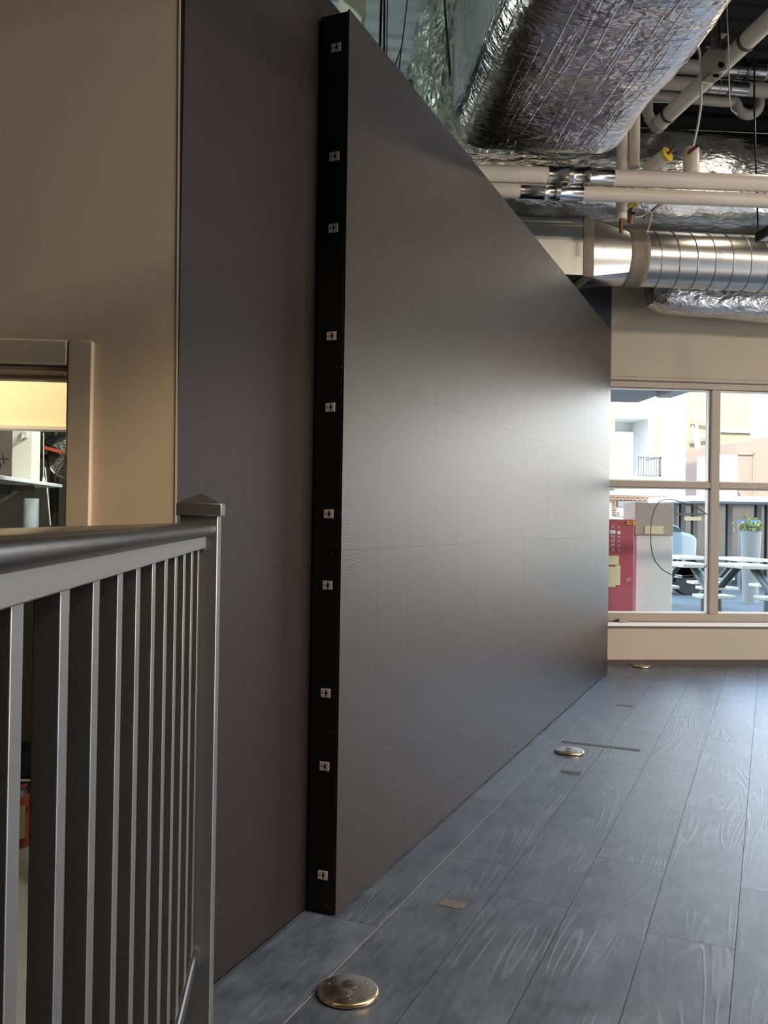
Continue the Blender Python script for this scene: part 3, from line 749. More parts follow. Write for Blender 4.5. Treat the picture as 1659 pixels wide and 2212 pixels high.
circ = lambda x, r: [Vector((x, ys_ + r * math.cos(2 * math.pi * k / 48), cz + r * math.sin(2 * math.pi * k / 48))) for k in range(48)]
MB().loft([sqr(xq1, .20, .187), circ(xcs, .188)]).build('transition', 'galv', sd, smooth=20)
MB().loft([sqr(xq0 - .005, .206, .193), sqr(xq0 + .02, .21, .197), sqr(xq1, .206, .193)]).build('mastic_joint', 'mastic', sd, smooth=30)
MB().box((xpl, ys_ - .2, cz - .187), (xq0, ys_ + .2, cz + .187)).build('duct_box', 'galvdull', sd, bevel=.003)
q = at(1185, 548, ys_ - .2)
MB().box((q.x - .018, ys_ - .2025, q.z - .02), (q.x + .018, ys_ - .2, q.z + .02)).build('sticker', 'sill', sd)
# insulated branch under it
yv = 6.49; xo = at(1406, 655, yv).x
mb = MB(); rings = []
for i in range(41):
    x = xo + (XR - .4 - xo) * (i / 40) ** 1.5; px_ = min(1., (x - xo) / .85)
    bz = at(1420, 670, yv).z + (at(1600, 691, yv).z - at(1420, 670, yv).z) * (px_ ** .6); tz = at(1500, 612, yv).z
    w = min(1., .72 + 3.2 * (x - xo))
    ring = []
    for k in range(28):
        t = 2 * math.pi * k / 28; c_, s_ = math.cos(t), math.sin(t)
        ring.append(Vector((x, yv + .16 * w * math.copysign(abs(c_) ** .8, c_), (bz + tz) / 2 + (tz - bz) / 2 * w * math.copysign(abs(s_) ** .7, s_))))
    rings.append(ring)
rings = [[Vector((r.x - .02, yv + (r.y - yv) * .7, r.z + 0)) for r in rings[0]]] + rings
mb.loft(rings); o = mb.build('foil_branch', 'foil', org=(xo, yv, at(1600, 691, yv).z), smooth=80); noise_disp(o, .03, .2, 2)
tag(o, 'low foil-wrapped duct just under the round spiral duct', 'duct')

# ------------------------------------------------------------------ pipes
def sleeve(mb, a, b, r, ridges):
    a, b = Vector(a), Vector(b); L_ = (b - a).length; d_ = (b - a) / L_
    pts, rs = [], []
    prof = [(0, r)]
    for q in ridges: prof += [(q - .018, r), (q - .008, r * 1.10), (q + .008, r * 1.10), (q + .018, r)]
    prof.append((1, r))
    for t, rr_ in prof: pts.append(a + (b - a) * t); rs.append(rr_)
    mb.tube(pts, rs, 28)
yp = 5.3
def runpipe(label, pa, pb, s0, s1, rpx, group, ridges, hx):
    a, b = at(*pa, yp), at(*pb, yp); r = rpx / 2 / FOC * yp
    d_ = (b - a); e0 = a - d_ * .25; e1 = b + d_ * 1.6
    t = thing('white_pipe', a, label, 'pipe', group)
    MB().tube([e0, a, b, e1], r, 28).build('pipe_jacket', 'pipe', t, smooth=60)
    f = lambda x: a + d_ * ((x - pa[0]) / (pb[0] - pa[0]))
    mb = MB(); sleeve(mb, f(s0), f(s1), r * 1.06, ridges); mb.build('metal_sleeve', 'sleeve', t, smooth=60)
    h = f(hx); mb = MB()
    ring = [h + Vector((0, (r * 1.2) * math.cos(k * math.pi / 12), (r * 1.2) * math.sin(k * math.pi / 12))) for k in range(24)]
    mb.loft([[p + Vector((-.014, 0, 0)) for p in ring], [p + Vector((.014, 0, 0)) for p in ring]])
    mb.build('hanger_ring', 'conduit', t, smooth=50)
    MB().tube([h + Vector((0, 0, r * 1.15)), h + Vector((0, .02, ZD - h.z))], .006, 8).build('hanger_rod', 'conduit', t)
    return t, f, r
t1, f1, r1 = runpipe('upper white pipe with a long metal sleeve, behind the foil duct end', (1050, 375), (1659, 396.5), 1179, 1318, 37.5, 'parallel white pipes', (.30, .62), 1226)
t2, f2, r2 = runpipe('lower white pipe with a metal sleeve, just above the pale foil duct', (1080, 411), (1659, 434), 1121, 1254, 31.5, 'parallel white pipes', (.38, .62), 1200)
# capped tee on the upper pipe with copper
ta = f1(1489)
up = at(1489, 322, yp)
MB().tube([ta + Vector((0, 0, r1 * .8)), Vector((ta.x, yp, up.z)), Vector((ta.x, yp, up.z + .01))], [.047, .047, .036], 20).build('capped_tee', 'pipe', t1, smooth=50)
MB().tube([at(1487, 331, yp - .05), at(1492, 326, yp - .07), at(1507, 315, yp - .09)], .010, 10).build('copper_stub', 'copper', t1)
# short angled branch with yellow tape
a, b = at(1396, 366, 5.42), at(1438, 336, 5.30)
bp2 = thing('branch_pipe', a, 'short slanted white pipe with yellow tape and copper tip', 'pipe')
MB().tube([a, b], .042, 20).build('pipe_jacket', 'pipe', bp2, smooth=50)
MB().tube([b, b + (b - a) * .12, b + (b - a) * .16], [.046, .048, .036], 16).build('yellow_tape', 'yellow', bp2, smooth=50)
MB().tube([b, at(1446, 330, 5.26), at(1457, 318, 5.24)], .010, 10).build('copper_stub', 'copper', bp2)
# vertical pipes
vr = .034
for (px0, top, bot, label, cop) in ((1342, 200, 474, 'left upright white pipe with a copper tip hanging below the pipes', True), (1369, 180, 362, 'right upright white pipe beside the huge foil duct', False)):
    a = at(px0, bot, 5.46); b = at(px0 + 3, top, 5.46)
    t = thing('upright_pipe', a, label, 'pipe', 'upright white pipes')
    MB().tube([a, Vector((a.x, a.y, b.z + .6))], vr if cop else .036, 24).build('pipe_jacket', 'pipe', t, smooth=50)
    if cop:
        e = at(px0 - 4, 504, 5.46)
        MB().tube([a, Vector((a.x, a.y, e.z))], .013, 12).build('copper_tip', 'copper', t)
# copper bits and wires beside it
a = at(1361, 442, 5.48); vt = thing('copper_valve', a, 'small copper valve and loose wires under the white pipes', 'valve')
MB().tube([at(1366, 405, 5.48), at(1363, 440, 5.48), at(1361, 484, 5.48)], .014, 10).build('copper_stub', 'copper', vt)
MB().tube([at(1363, 462, 5.46), at(1372, 462, 5.45)], .011, 10).build('valve_handle', 'copper', vt)
MB().tube([at(1357, 446, 5.47), at(1371, 438, 5.46), at(1374, 446, 5.46)], .016, 10).build('yellow_tape', 'yellow', vt)
MB().tube([at(1385, 440, 5.46), at(1392, 455, 5.44), at(1407, 460, 5.44), at(1420, 450, 5.45), at(1432, 440, 5.46)], .004, 6).build('wire', 'wire', vt)
MB().tube([at(1362, 462, 5.46), at(1372, 470, 5.44), at(1390, 466, 5.44), at(1406, 456, 5.44)], .004, 6).build('wire', 'wire', vt)
MB().tube([at(1407, 458, 5.44), at(1406, 475, 5.44), at(1402, 490, 5.44), at(1397, 502, 5.44)], .003, 6).build('wire', 'wire', vt)
MB().tube([at(1391, 472, 5.44), at(1404, 458, 5.45), at(1426, 440, 5.46)], .006, 8).build('copper_line', 'copper', vt)
# slanting drain pipe
a, b = at(1421, 270, 5.7), at(1652, 52, 4.5); dv = (b - a).normalized()
dp = thing('drain_pipe', a, 'thick pale pipe slanting up across the dark deck', 'pipe')
MB().tube([a, b, b + dv * 1.2], .0495, 28).build('pipe_body', 'pipe', dp, smooth=60)
for t_ in (.13, .86):
    c = a + (b - a) * t_; MB().tube([c - dv * .012, c + dv * .012], .0545, 28).build('clamp_band', 'darkmetal', dp, smooth=60)
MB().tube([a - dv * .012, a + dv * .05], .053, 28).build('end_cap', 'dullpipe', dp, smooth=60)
# second dim pipe parallel behind
a, b = at(1505, 115, 5.9), at(1610, 15, 5.2); dv = (b - a).normalized()
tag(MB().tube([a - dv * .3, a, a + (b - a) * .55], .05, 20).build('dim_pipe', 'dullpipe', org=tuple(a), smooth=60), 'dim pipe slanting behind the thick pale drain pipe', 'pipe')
# horizontal back pipes with sleeves
for (pa, pb, s0, s1, rp, label, g) in (((1440, 141), (1659, 157), 1570, 1650, 33, 'upper of two back pipes with metal sleeves under the dark deck', 'back pipes'), ((1410, 176), (1659, 196), 1530, 1612, 31, 'lower of two back pipes with metal sleeves under the dark deck', 'back pipes')):
    yb_ = 5.75; a, b = at(*pa, yb_), at(*pb, yb_); r = rp / 2 / FOC * yb_; d_ = b - a
    t = thing('back_pipe', a, label, 'pipe', g)
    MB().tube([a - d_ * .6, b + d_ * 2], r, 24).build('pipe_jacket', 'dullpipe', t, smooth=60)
    f = lambda x: a + d_ * ((x - pa[0]) / (pb[0] - pa[0]))
    mb = MB(); sleeve(mb, f(s0), f(s1), r * 1.06, (.25, .55)); mb.build('metal_sleeve', 'sleeve', t, smooth=60)
    h = f(s0 + .5 * (s1 - s0)); MB().tube([h - Vector((.008, 0, 0)), h + Vector((.008, 0, 0))], r * 1.2, 24).build('hanger_ring', 'darkmetal', t)
    MB().tube([h + Vector((0, 0, r)), Vector((h.x + .02, yb_, ZD))], .006, 8).build('hanger_rod', 'darkmetal', t)
# trap pipe: run, U bend, riser
yt = 6.0; rt = .036
a = at(1392, 203, yt); b = at(1580, 222, yt)
c1 = at(1614, 226, yt)
pts = [a, b]
cx, czt = (at(1590, 225, yt).x + at(1640, 228, yt).x) / 2, at(1615, 222, yt).z
rad = (at(1640, 228, yt).x - at(1590, 225, yt).x) / 2
pts = [a - Vector((.0, 0, 0)), at(1560, 220, yt)] + [Vector((cx - rad, yt, czt))] + arc((cx, yt, czt), rad, 180, 360, 14)[1:] + [Vector((cx + rad, yt, czt + .3))]
tp = thing('trap_pipe', b, 'grey drain trap with a U bend under the dark deck', 'pipe')
MB().tube(pts, rt, 20).build('trap_bend', 'dullpipe', tp, smooth=60)
e = at(1399, 205, yt)
MB().tube([e + Vector((0, .0, .02)), e + Vector((0, 0, -.12)), at(1403, 255, yt), at(1418, 275, yt)], rt * 1.05, 20).build('elbow', 'dullpipe', tp, smooth=60)
# conduits
for (p0, p1, Y_, label) in (((1385, 276), (1659, 289), 6.5, 'steel conduit nearest the pale foil duct, under the dark deck'), ((1380, 218), (1470, 221), 6.05, 'short grey conduit beside the drain elbow'), ((1470, 40), (1640, 48), 5.4, 'steel conduit crossing at the top right under the deck')):
    a, b = at(*p0, Y_), at(*p1, Y_); d_ = b - a
    tag(MB().tube([a - d_ * .15, b + d_ * (.5 if p1[0] > 1600 else 0)], .012, 12).build('conduit', 'conduit', org=tuple(a), smooth=60), label, 'conduit', 'steel conduits')
# strut with perforated plate
yk_ = 4.75
c = at(1543, 100, yk_)
st = thing('strut_hanger', c, 'grey steel strut with a punched plate hanging among the pipes', 'hanger')
w = .024
MB().box((c.x - w, yk_ - .002, c.z - .02), (c.x + w, yk_, ZD)).box((c.x - w, yk_ - .03, c.z - .02), (c.x - w + .003, yk_, ZD)).box((c.x + w - .003, yk_ - .03, c.z - .02), (c.x + w, yk_, ZD)).build('channel', 'strut', st)
p = [at(x, y, yk_ - .035) for x, y in ((1516, 122), (1532, 105), (1568, 108), (1570, 150), (1548, 158), (1516, 176))]
pp = MB().prism(p, (0, .004, 0)).build('punched_plate', 'strut', st, bevel=.001)
def disc(mb, cpt, r, d_): mb.prism([cpt + Vector((r * math.cos(k * math.pi / 10), 0, r * math.sin(k * math.pi / 10))) for k in range(20)], (0, d_, 0))
mb = MB(); disc(mb, at(1558, 140, yk_ - .036), .018, .001); mb.build('round_hole', 'hole', pp)
p = [at(x, y, yk_ - .06) for x, y in ((1517, 176), (1539, 155), (1563, 158), (1543, 180))]
lp = MB().prism(p, (0, .02, .006)).build('lower_flange', 'galv', st)
mb = MB(); q_ = at(1547, 163, yk_ - .062); mb.prism([q_ + Vector((.018 * math.cos(k * math.pi / 10), 0, .0095 * math.sin(k * math.pi / 10))) for k in range(20)], (0, .002, 0)); mb.build('round_hole', 'hole', lp)
MB().tube([at(1540, 62, yk_ - .05), at(1539, 70, yk_ - .05), at(1539, 86, yk_ - .05)], .006, 8).build('bolt', 'conduit', st)
# cables
def cable(pl, Y_, r, m, label, roof=False, Y1=None):
    q_ = [at(*p, Y_ + ((Y1 or Y_) - Y_) * i / (len(pl) - 1)) for i, p in enumerate(pl)]
    if roof: q_ = [Vector((q_[0].x, q_[0].y, ZD + .02))] + q_
    tag(MB().tube(q_, r, 8).build('cable', m, org=tuple(at(*pl[-1], Y_)), smooth=60), label, 'cable', 'loose ceiling cables')
cable([(1470, 20), (1490, 45), (1500, 72), (1510, 108), (1515, 150), (1515, 190), (1514, 230), (1508, 270), (1501, 300), (1496, 322)], 4.85, .0075, 'wire', 'white cable dropping to the capped tee on the upper pipe', True, 5.27)
cable([(1570, -20), (1571, 40), (1574, 110), (1575, 170), (1576, 215), (1580, 238), (1592, 248)], 4.6, .0035, 'wire', 'thin grey cable beside the punched steel plate', True)
cable([(1630, 120), (1629, 220), (1631, 300), (1634, 400), (1637, 480), (1640, 523)], 5.5, .006, 'blackwire', 'black cord dropping to the linear lamp')
cable([(825, -40), (822, 60), (820, 140)], 4.7, .007, 'blackwire', 'left black rod in front of the corrugated deck', True)
cable([(831, -40), (830, 70), (830, 160)], 4.75, .006, 'blackwire', 'right black rod in front of the corrugated deck', True)
cable([(838, -40), (836, 60), (835, 140)], 4.8, .003, 'blackwire', 'thin dark wire beside the black rods', True)
cable([(882, -20), (873, 60), (868, 100), (850, 150)], 5.3, .0035, 'blackwire', 'thin dark wire leaning in front of the pale beam', True)
cable([(868, 95), (864, 130), (858, 175)], 5.3, .0035, 'blackwire', 'second thin dark wire splayed in front of the pale beam')
cable([(958, -40), (964, 60), (969, 110), (972, 166)], 4.1, .005, 'blackwire', 'thin black wire hanging over the greenish foil riser', True)
# beams
struct(MB().box((xdk + .35, 6.60, 3.93), (XR, 6.74, ZD)).box((xdk + .35, 6.54, 3.91), (XR, 6.79, 3.93)), 'ceiling_beam', 'beam', 'dark steel beam along the top of the window wall', 'beam')
a = at(830, 93, 6.2); b = at(830, 118, 6.2)
struct(MB().box((XLft, 6.12, b.z), (at(915, 100, 6.2).x, 6.3, a.z)), 'ceiling_beam_pale', 'palebeam', 'pale beam under the corrugated deck above the video wall', 'beam', bevel=.02)
a = at(860, 132, 6.4); b = at(860, 160, 6.4)
struct(MB().box((XLft, 6.36, b.z), (at(915, 100, 6.4).x, 6.5, a.z)), 'ceiling_beam_low', 'palebeam', 'lower pale beam above the video wall', 'beam', bevel=.015)
q = [at(*p, 4.4) for p in ((738, -30), (740, 4), (764, 22), (782, 40), (790, 32), (794, -30))]
q[0].z = q[-1].z = ZD
tag(MB().prism(q, (0, .5, 0)).build('duct_corner', 'palebeam', org=tuple(q[0]), bevel=.008), 'pale painted duct corner above the top of the video wall', 'duct')
# linear pendant lamp
q = at(1631, 524, 5.4)
lpn = thing('linear_lamp', q, 'black linear pendant lamp at the right edge', 'lamp')
MB().box((q.x - .002, -1.5, q.z), (q.x + .07, 5.4, q.z + .06)).build('housing', 'blackplastic', lpn, bevel=.002)
MB().box((q.x + .012, -1.48, q.z - .002), (q.x + .056, 5.36, q.z + .001)).build('diffuser', 'sill', lpn)

# ------------------------------------------------------------------ back room
# soffit with a grey lower edge
s0 = at(120, 922, 2.9); s1 = at(120, 929, 2.9)
struct(MB().box((XLft, 2.9, s0.z), (-.3, 2.96, ZD)), 'wall_soffit', 'yellowwall', 'pale yellow bulkhead seen through the doorway')
struct(MB().box((XLft, 2.885, s1.z), (-.3, 2.96, s0.z)), 'trim_4', 'trimgrey', 'grey lower edge of the yellow bulkhead', 'trim')
struct(MB().box((XLft, 2.97, 2.45), (.1, 6.2, 2.5)), 'baffle_back_room', 'backwall', 'unseen panel added over the far room to block lamp light', 'ceiling')  # added panel keeping the cool lamp above out of the far room
struct(MB().box((XLft, 6.1, ZL), (.4, 6.2, 2.45)), 'wall_back_room', 'backwall', 'dark olive wall at the back of the far room')
# shelf on brackets
xs = atx(135, 1050, -.95)
fe = at(135, 1046.5, 3.62); xsf = fe.x; zst = fe.z; zsb = at(135, 1054, 3.62).z
sh = thing('wall_shelf', (xsf - .4, 3.2, zsb), 'white laminate shelf seen through the doorway', 'shelf')
MB().box((xsf - .55, 2.2, zsb), (xsf, 3.62, zst)).build('shelf_board', 'shelfwhite', sh, bevel=.002)
for y in (3.02, 3.40, 2.5):
    br = MB().box((xsf - .46, y, zsb - .26), (xsf - .43, y + .025, zsb)).box((xsf - .44, y, zsb - .022), (xsf - .05, y + .025, zsb)).build('bracket', 'shelfgrey', sh, bevel=.002)
    MB().tube([(xsf - .44, y + .012, zsb - .24), (xsf - .10, y + .012, zsb - .015)], .007, 8).build('brace', 'shelfwhite', br)
MB().box((xsf - .16, 2.9, zsb - .035), (xsf - .13, 3.55, zsb)).build('under_rail', 'shelfgrey', sh)
# cardboard box
a = at(22, 1000, 3.12)
cb = thing('cardboard_box', (a.x, 3.12, zst), 'brown cardboard box standing on the white shelf', 'box')
MB().box((a.x - .3, 3.0, zst), (a.x, 3.14, zst + .33)).build('carton', 'card', cb, bevel=.003)
text('OX', .038, 'ink', 'lettering', cb, at(1, 1000, 2.999), RX @ Matrix.Rotation(math.radians(48), 3, 'Z'))
# cream cabinet
a, b = at(24, 1000, 3.42), at(70, 1000, 3.42)
tag(MB().box((a.x, 3.42, zst), (b.x, 3.52, zst + .45)).build('cream_board', 'cream', org=((a.x + b.x) / 2, 3.47, zst), bevel=.004), 'cream board standing on the white shelf behind the box', 'board')
q = at(52, 939, 3.41); hk = thing('wall_hook', (q.x, 3.41, q.z), 'small metal hook with a cord on the cream board', 'hook')
MB().box((q.x - .012, 3.408, q.z - .012), (q.x + .012, 3.42, q.z + .012)).build('hook_plate', 'trimgrey', hk, bevel=.002)
MB().tube([q, at(47, 946, 3.40), at(35, 955, 3.405), at(28, 962, 3.41)], .003, 6).build('cord', 'wire', hk)
# column and pipes under / behind
a, b = at(40, 1090, 3.75), at(72, 1090, 3.75)
zlo = at(40, 1262, 3.75).z
tag(MB().lathe(((a.x + b.x) / 2 + .004, 3.8, zlo), [((b.x - a.x) / 2 + .004, 0), ((b.x - a.x) / 2 + .004, zsb - zlo - .04)], 32).build('round_canister', 'bluewhite', org=(a.x, 3.8, zlo)), 'pale blue-grey round canister below the white shelf', 'canister')
tag(MB().box((a.x - .5, 3.68, zlo - .025), (b.x + .01, 6.1, zlo)).build('lower_shelf', 'shelfgrey', org=(a.x, 4.2, zlo), bevel=.002), 'grey lower shelf carrying the pale canister, behind the handrail', 'shelf')
a, b = at(74, 1090, 4.1), at(94, 1090, 4.1)
tag(MB().lathe(((a.x + b.x) / 2, 4.35, ZL), [((b.x - a.x) / 2, 0), ((b.x - a.x) / 2, 2.9)], 24).build('dark_pipe', 'brownpipe', org=((a.x + b.x) / 2, 4.35, ZL)), 'dark brown upright pipe behind the shelf end', 'pipe')
# fan on an arm
fc = at(150, 990, 3.95)
fan = thing('cage_fan', fc, 'wire cage fan with an orange-red bar beyond the doorway', 'fan')
R_ = fc.x - at(103, 990, 3.95).x
mb = MB()
for k in range(1, 9):
    r = R_ * k / 8; yy = -.06 * math.sqrt(max(0, 1 - (k / 8.) ** 2)); mb.tube(arc(fc + Vector((0, yy, 0)), r, 0, 348, 29), .0022, 5, closed=True)
for k in range(14):
    an = k * 2 * math.pi / 14
    mb.tube([fc + Vector((R_ * t * math.cos(an), -.06 * math.sqrt(max(0, 1 - t * t)), R_ * t * math.sin(an))) for t in (.12, .4, .7, .9, 1)], .0022, 5)
mb.build('wire_guard', 'chrome', fan)
mb = MB(); mb.tube(arc(fc, R_, 0, 348, 29), .005, 6, closed=True).tube(arc(fc + Vector((0, .05, 0)), R_, 0, 348, 29), .005, 6, closed=True).build('guard_rim', 'chrome', fan)
for k in range(4):
    an = k * math.pi / 2 + .4
    d1 = Vector((math.cos(an), .0, math.sin(an))); d2 = Vector((-math.sin(an), 0, math.cos(an)))
    mb = MB(); mb.prism([fc + d1 * .03 + d2 * .01, fc + d1 * R_ * .85 + d2 * .045, fc + d1 * R_ * .88 - d2 * .02, fc + d1 * .03 - d2 * .012], (0, .006, 0)); mb.build('blade', 'trimgrey', fan)
MB().lathe(fc + Vector((0, .03, 0)), [(.03, -.02), (.045, -.08), (.04, -.14), (.02, -.16)], 20, 'y').build('motor', 'blackplastic', fan, smooth=60)
p = [at(x, y, 3.86) for x, y in ((95, 963), (130, 972), (129, 980), (95, 971))]
MB().prism(p, (0, .03, 0)).build('red_bar', 'red', fan, bevel=.002)
p = [at(x, y, 3.88) for x, y in ((104, 973), (124, 978), (112, 997), (104, 996))]
MB().prism(p, (0, .05, 0)).build('bracket', 'blackplastic', fan, bevel=.002)
MB().tube([at(68, 981, 3.92), at(94, 986, 3.92), at(112, 990, 3.94)], .011, 10).build('arm', 'blackplastic', fan)
p = [at(x, y, 3.98) for x, y in ((92, 950), (120, 940), (150, 938), (150, 965), (128, 972), (96, 962))]
MB().prism(p, (0, .08, 0)).build('housing', 'blackplastic', fan, bevel=.01)
q = at(94, 1036, 3.7); pc = thing('pull_cord', q, 'white pull cord with a cone end above the shelf edge', 'cord')
MB().tube([at(94, 935, 3.7), at(94, 1034, 3.7)], .0022, 6).build('cord', 'wire', pc)
mb = MB(); mb.lathe(at(94, 1045, 3.7), [(.010, 0), (.010, .004), (.004, .024), (.003, .028)], 14); mb.build('cone_end', 'sill', pc)
tag(MB().tube([at(97, 1010, 3.8), at(101, 1045, 3.78), at(104, 1080, 3.76), at(109, 1135, 3.74)], .003, 6).build('hanging_wire', 'wire', org=tuple(at(109, 1135, 3.74))), 'thin white wire hanging past the shelf end', 'cord')
# tool box on the lower floor
tb_y = fz(0, 0).y
d = ray(44, 1832); pt = CAM + d * ((ZL - CAM.z) / d.z)
tb = thing('tool_caddy', (pt.x, pt.y, ZL), 'orange-red tool caddy on the tan floor, seen between the balusters', 'toolbox')
bx = pt.x; by = pt.y
kz = FOC / pt.y
u = 1 / kz
MB().hexa([(bx - 60 * u, by + .02, ZL), (bx - 10 * u, by - .06, ZL), (bx + 40 * u, by + .1, ZL), (bx - 20 * u, by + .2, ZL), (bx - 60 * u, by + .02, ZL + 62 * u), (bx - 12 * u, by - .06, ZL + 66 * u), (bx + 42 * u, by + .1, ZL + 92 * u), (bx - 20 * u, by + .2, ZL + 90 * u)]).build('caddy_body', 'red', tb, bevel=.006)
MB().box((bx + 3 * u, by - .075, ZL + 28 * u), (bx + 16 * u, by - .045, ZL + 96 * u)).build('wooden_handle', 'wood', tb, bevel=.004)
MB().prism([(bx - 14 * u, by - .07, ZL + 84 * u), (bx + 14 * u, by - .07, ZL + 118 * u), (bx + 10 * u, by - .07, ZL + 128 * u), (bx - 20 * u, by - .07, ZL + 128 * u)], (0, .06, 0)).build('drill_body', 'toolgrey', tb, bevel=.006)
MB().tube([(bx - 12 * u, by - .07, ZL + 132 * u), (bx + 4 * u, by - .07, ZL + 135 * u), (bx + 18 * u, by - .06, ZL + 138 * u)], .009, 8).build('red_cable', 'red', tb)
MB().box((bx + 8 * u, by - .06, ZL + 92 * u), (bx + 20 * u, by - .02, ZL + 118 * u)).build('red_grip', 'red', tb, bevel=.006)
d = ray(50, 1682); q = at(50, 1682, pt.y + .45)
cr_ = thing('dark_case', (q.x, q.y, ZL), 'dark case with a bright latch behind the tool caddy', 'case')
MB().box((q.x - .25, q.y, ZL), (q.x + .25, q.y + .25, q.z)).build('case_body', 'brownpipe', cr_, bevel=.01)
MB().box((q.x - .06, q.y - .012, q.z - .012), (q.x + .06, q.y, q.z - .003)).build('latch', 'sill', cr_)
MB().box((q.x - .25, q.y, q.z), (q.x + .25, q.y + .25, q.z + .16)).build('lid', 'blackplastic', cr_, bevel=.02)

# ------------------------------------------------------------------ outside
struct(MB().box((-14, YW - .0, ZD + .16), (9, YW + .25, 13)), 'upper_shade_block', 'greige', 'unseen block added above the shop window to shade the street')  # unseen block added to cast shade on the paving outside
GZ = -.15
tag(MB().box((-30, YW + .2, GZ - .2), (60, 60, GZ)).build('ground', 'asphalt'), 'pale grey paving of the street outside', 'ground', kind='structure')
# canopy over the window
YCN = 12.
zc = at(1480, 873, YCN).z
cn = thing('canopy', (3, 8, zc), 'grey canopy over the street side of the shop window', 'canopy')
MB().box((-6, YW + .22, zc), (4.6, YCN, zc + .25)).build('canopy_slab', 'canopy', cn)
for px_ in (1365, 1600):
    a = at(px_, 850, 9.0)
    MB().box((a.x - .10, YW + .25, zc - .07), (a.x + .10, 11., zc)).build('canopy_beam', 'storeframe', cn, bevel=.01)
# white building with a recessed balcony door
YBd = 22.
def Bx(px, py, Y_=YBd): return at(px, py, Y_)
wb = thing('white_building', (Bx(1400, 1085).x, YBd, GZ), 'white sunlit building with a balcony door across the street', 'building')
xa_, xb_ = Bx(1180, 900).x, Bx(1482, 900).x
za = Bx(1400, 1112).z
rx0, rx1 = Bx(1327, 950).x, Bx(1413, 950).x; rz1, rz0 = Bx(1370, 900).z, Bx(1370, 1034).z
mb = MB(); zr = Bx(1400, 780).z + 3
mb.box((xa_, YBd, GZ), (rx0, YBd + .4, zr)).box((rx1, YBd, GZ), (xb_, YBd + .4, zr)).box((rx0, YBd, rz1), (rx1, YBd + .4, zr)).box((rx0, YBd, GZ), (rx1, YBd + .4, rz0))
mb.box((xa_, YBd + 1.6, GZ), (xb_, YBd + 2, zr)).box((xb_ - .3, YBd + .4, GZ), (xb_, YBd + 1.6, zr))
mb.build('facade', 'white', wb)
mb = MB().box((rx0, YBd + 1.5, rz0), (rx1, YBd + 1.6, rz1)).box((rx1, YBd + .4, rz0), (rx1 + .05, YBd + 1.5, rz1)).box((rx0, YBd + .4, rz1), (rx1, YBd + 1.5, rz1 + .05)); mb.build('balcony_recess', 'shadegrey', wb)
MB().box((Bx(1330, 950, YBd + 1.45).x, YBd + 1.42, rz0), (Bx(1381, 950, YBd + 1.45).x, YBd + 1.5, Bx(1360, 933, YBd + 1.45).z)).build('balcony_door', 'white', wb)
MB().box((rx0 - .18, YBd - .03, rz0 - .3), (rx0, YBd, rz1 + .2)).build('brick_trim', 'brick', wb)
MB().box((rx1, YBd - .03, rz0), (rx1 + .14, YBd, rz1)).build('brick_trim', 'brick', wb)
# balcony rail
bz1 = Bx(1400, 993).z; bz0 = Bx(1400, 1034).z
br = MB(); bx0, bx1 = Bx(1378, 1000, YBd - .9).x, Bx(1428, 1000, YBd - .9).x
br.box((bx0, YBd - .93, bz1 - .03), (bx1, YBd - .88, bz1)).box((bx1 - .05, YBd - .93, bz0), (bx1, YBd - .88, bz1)).box((bx0, YBd - .93, bz0), (bx1, YBd - .88, bz0 + .03)).box((bx1 - .05, YBd - .93, bz1 - .03), (bx1, YBd, bz1))
br.build('balcony_rail', 'cordgrey', wb)
for k in range(9):
    x = bx0 + (bx1 - bx0) * k / 9; MB().box((x, YBd - .915, bz0), (x + .018, YBd - .897, bz1 - .03)).build('baluster', 'cordgrey', wb)
MB().box((bx0 - 1.4, YBd - .95, bz0 - .15), (bx1, YBd, bz0)).build('balcony_slab', 'white', wb)
# lower brick band and door light
lz1, lz0 = Bx(1380, 1071).z, Bx(1380, 1083).z
MB().box((xa_, YBd - .1, lz0), (Bx(1450, 1075).x, YBd, lz1)).build('brick_band', 'brick', wb)
MB().box((Bx(1323, 1090).x, YBd - .09, Bx(1323, 1116).z), (Bx(1329, 1090).x, YBd, lz0)).build('brick_pier', 'brick', wb)
MB().box((Bx(1332, 1090).x, YBd - .1, Bx(1332, 1094).z), (Bx(1369, 1090).x, YBd, Bx(1332, 1081).z)).build('transom_window', 'shadegrey', wb)
MB().box((Bx(1336, 1090).x, YBd - .1, Bx(1336, 1115).z), (Bx(1362, 1090).x, YBd, Bx(1336, 1105).z)).build('pale_sign', 'kioskyellow', wb)
# peach building and orange building
yp_ = 32.
a, b = at(1470, 985, yp_), at(1623, 790, yp_)
pb_ = thing('peach_building', (a.x, yp_, GZ), 'pale peach building behind the white building', 'building')
MB().box((a.x, yp_, GZ), (b.x, yp_ + 5, b.z)).build('facade', 'peach', pb_)
MB().box((at(1555, 930, yp_).x, yp_ - .08, at(1555, 934, yp_).z), (b.x, yp_, at(1555, 930, yp_).z)).build('ledge', 'white', pb_)
MB().box((at(1618, 930, yp_).x, yp_ - .1, at(1555, 934, yp_).z), (at(1627, 930, yp_).x, yp_, b.z)).build('corner_strip', 'white', pb_)
for (p0, p1) in (((1500, 880), (1512, 975)), ((1490, 905), (1540, 912)), ((1488, 948), (1540, 938)), ((1496, 920), (1506, 975))):
    q0, q1 = at(*p0, yp_ - .2), at(*p1, yp_ - .2); MB().tube([q0, q1], .05, 6).build('pale_strut', 'white', pb_)
yo_ = 25.
ob = thing('orange_building', (at(1620, 1080, yo_).x, yo_, GZ), 'orange block building at the right of the shop window', 'building')
q = [at(1592, 1090, yo_), at(1592, 955, yo_), at(1659, 943, yo_), at(1900, 900, yo_), at(1900, 1090, yo_)]
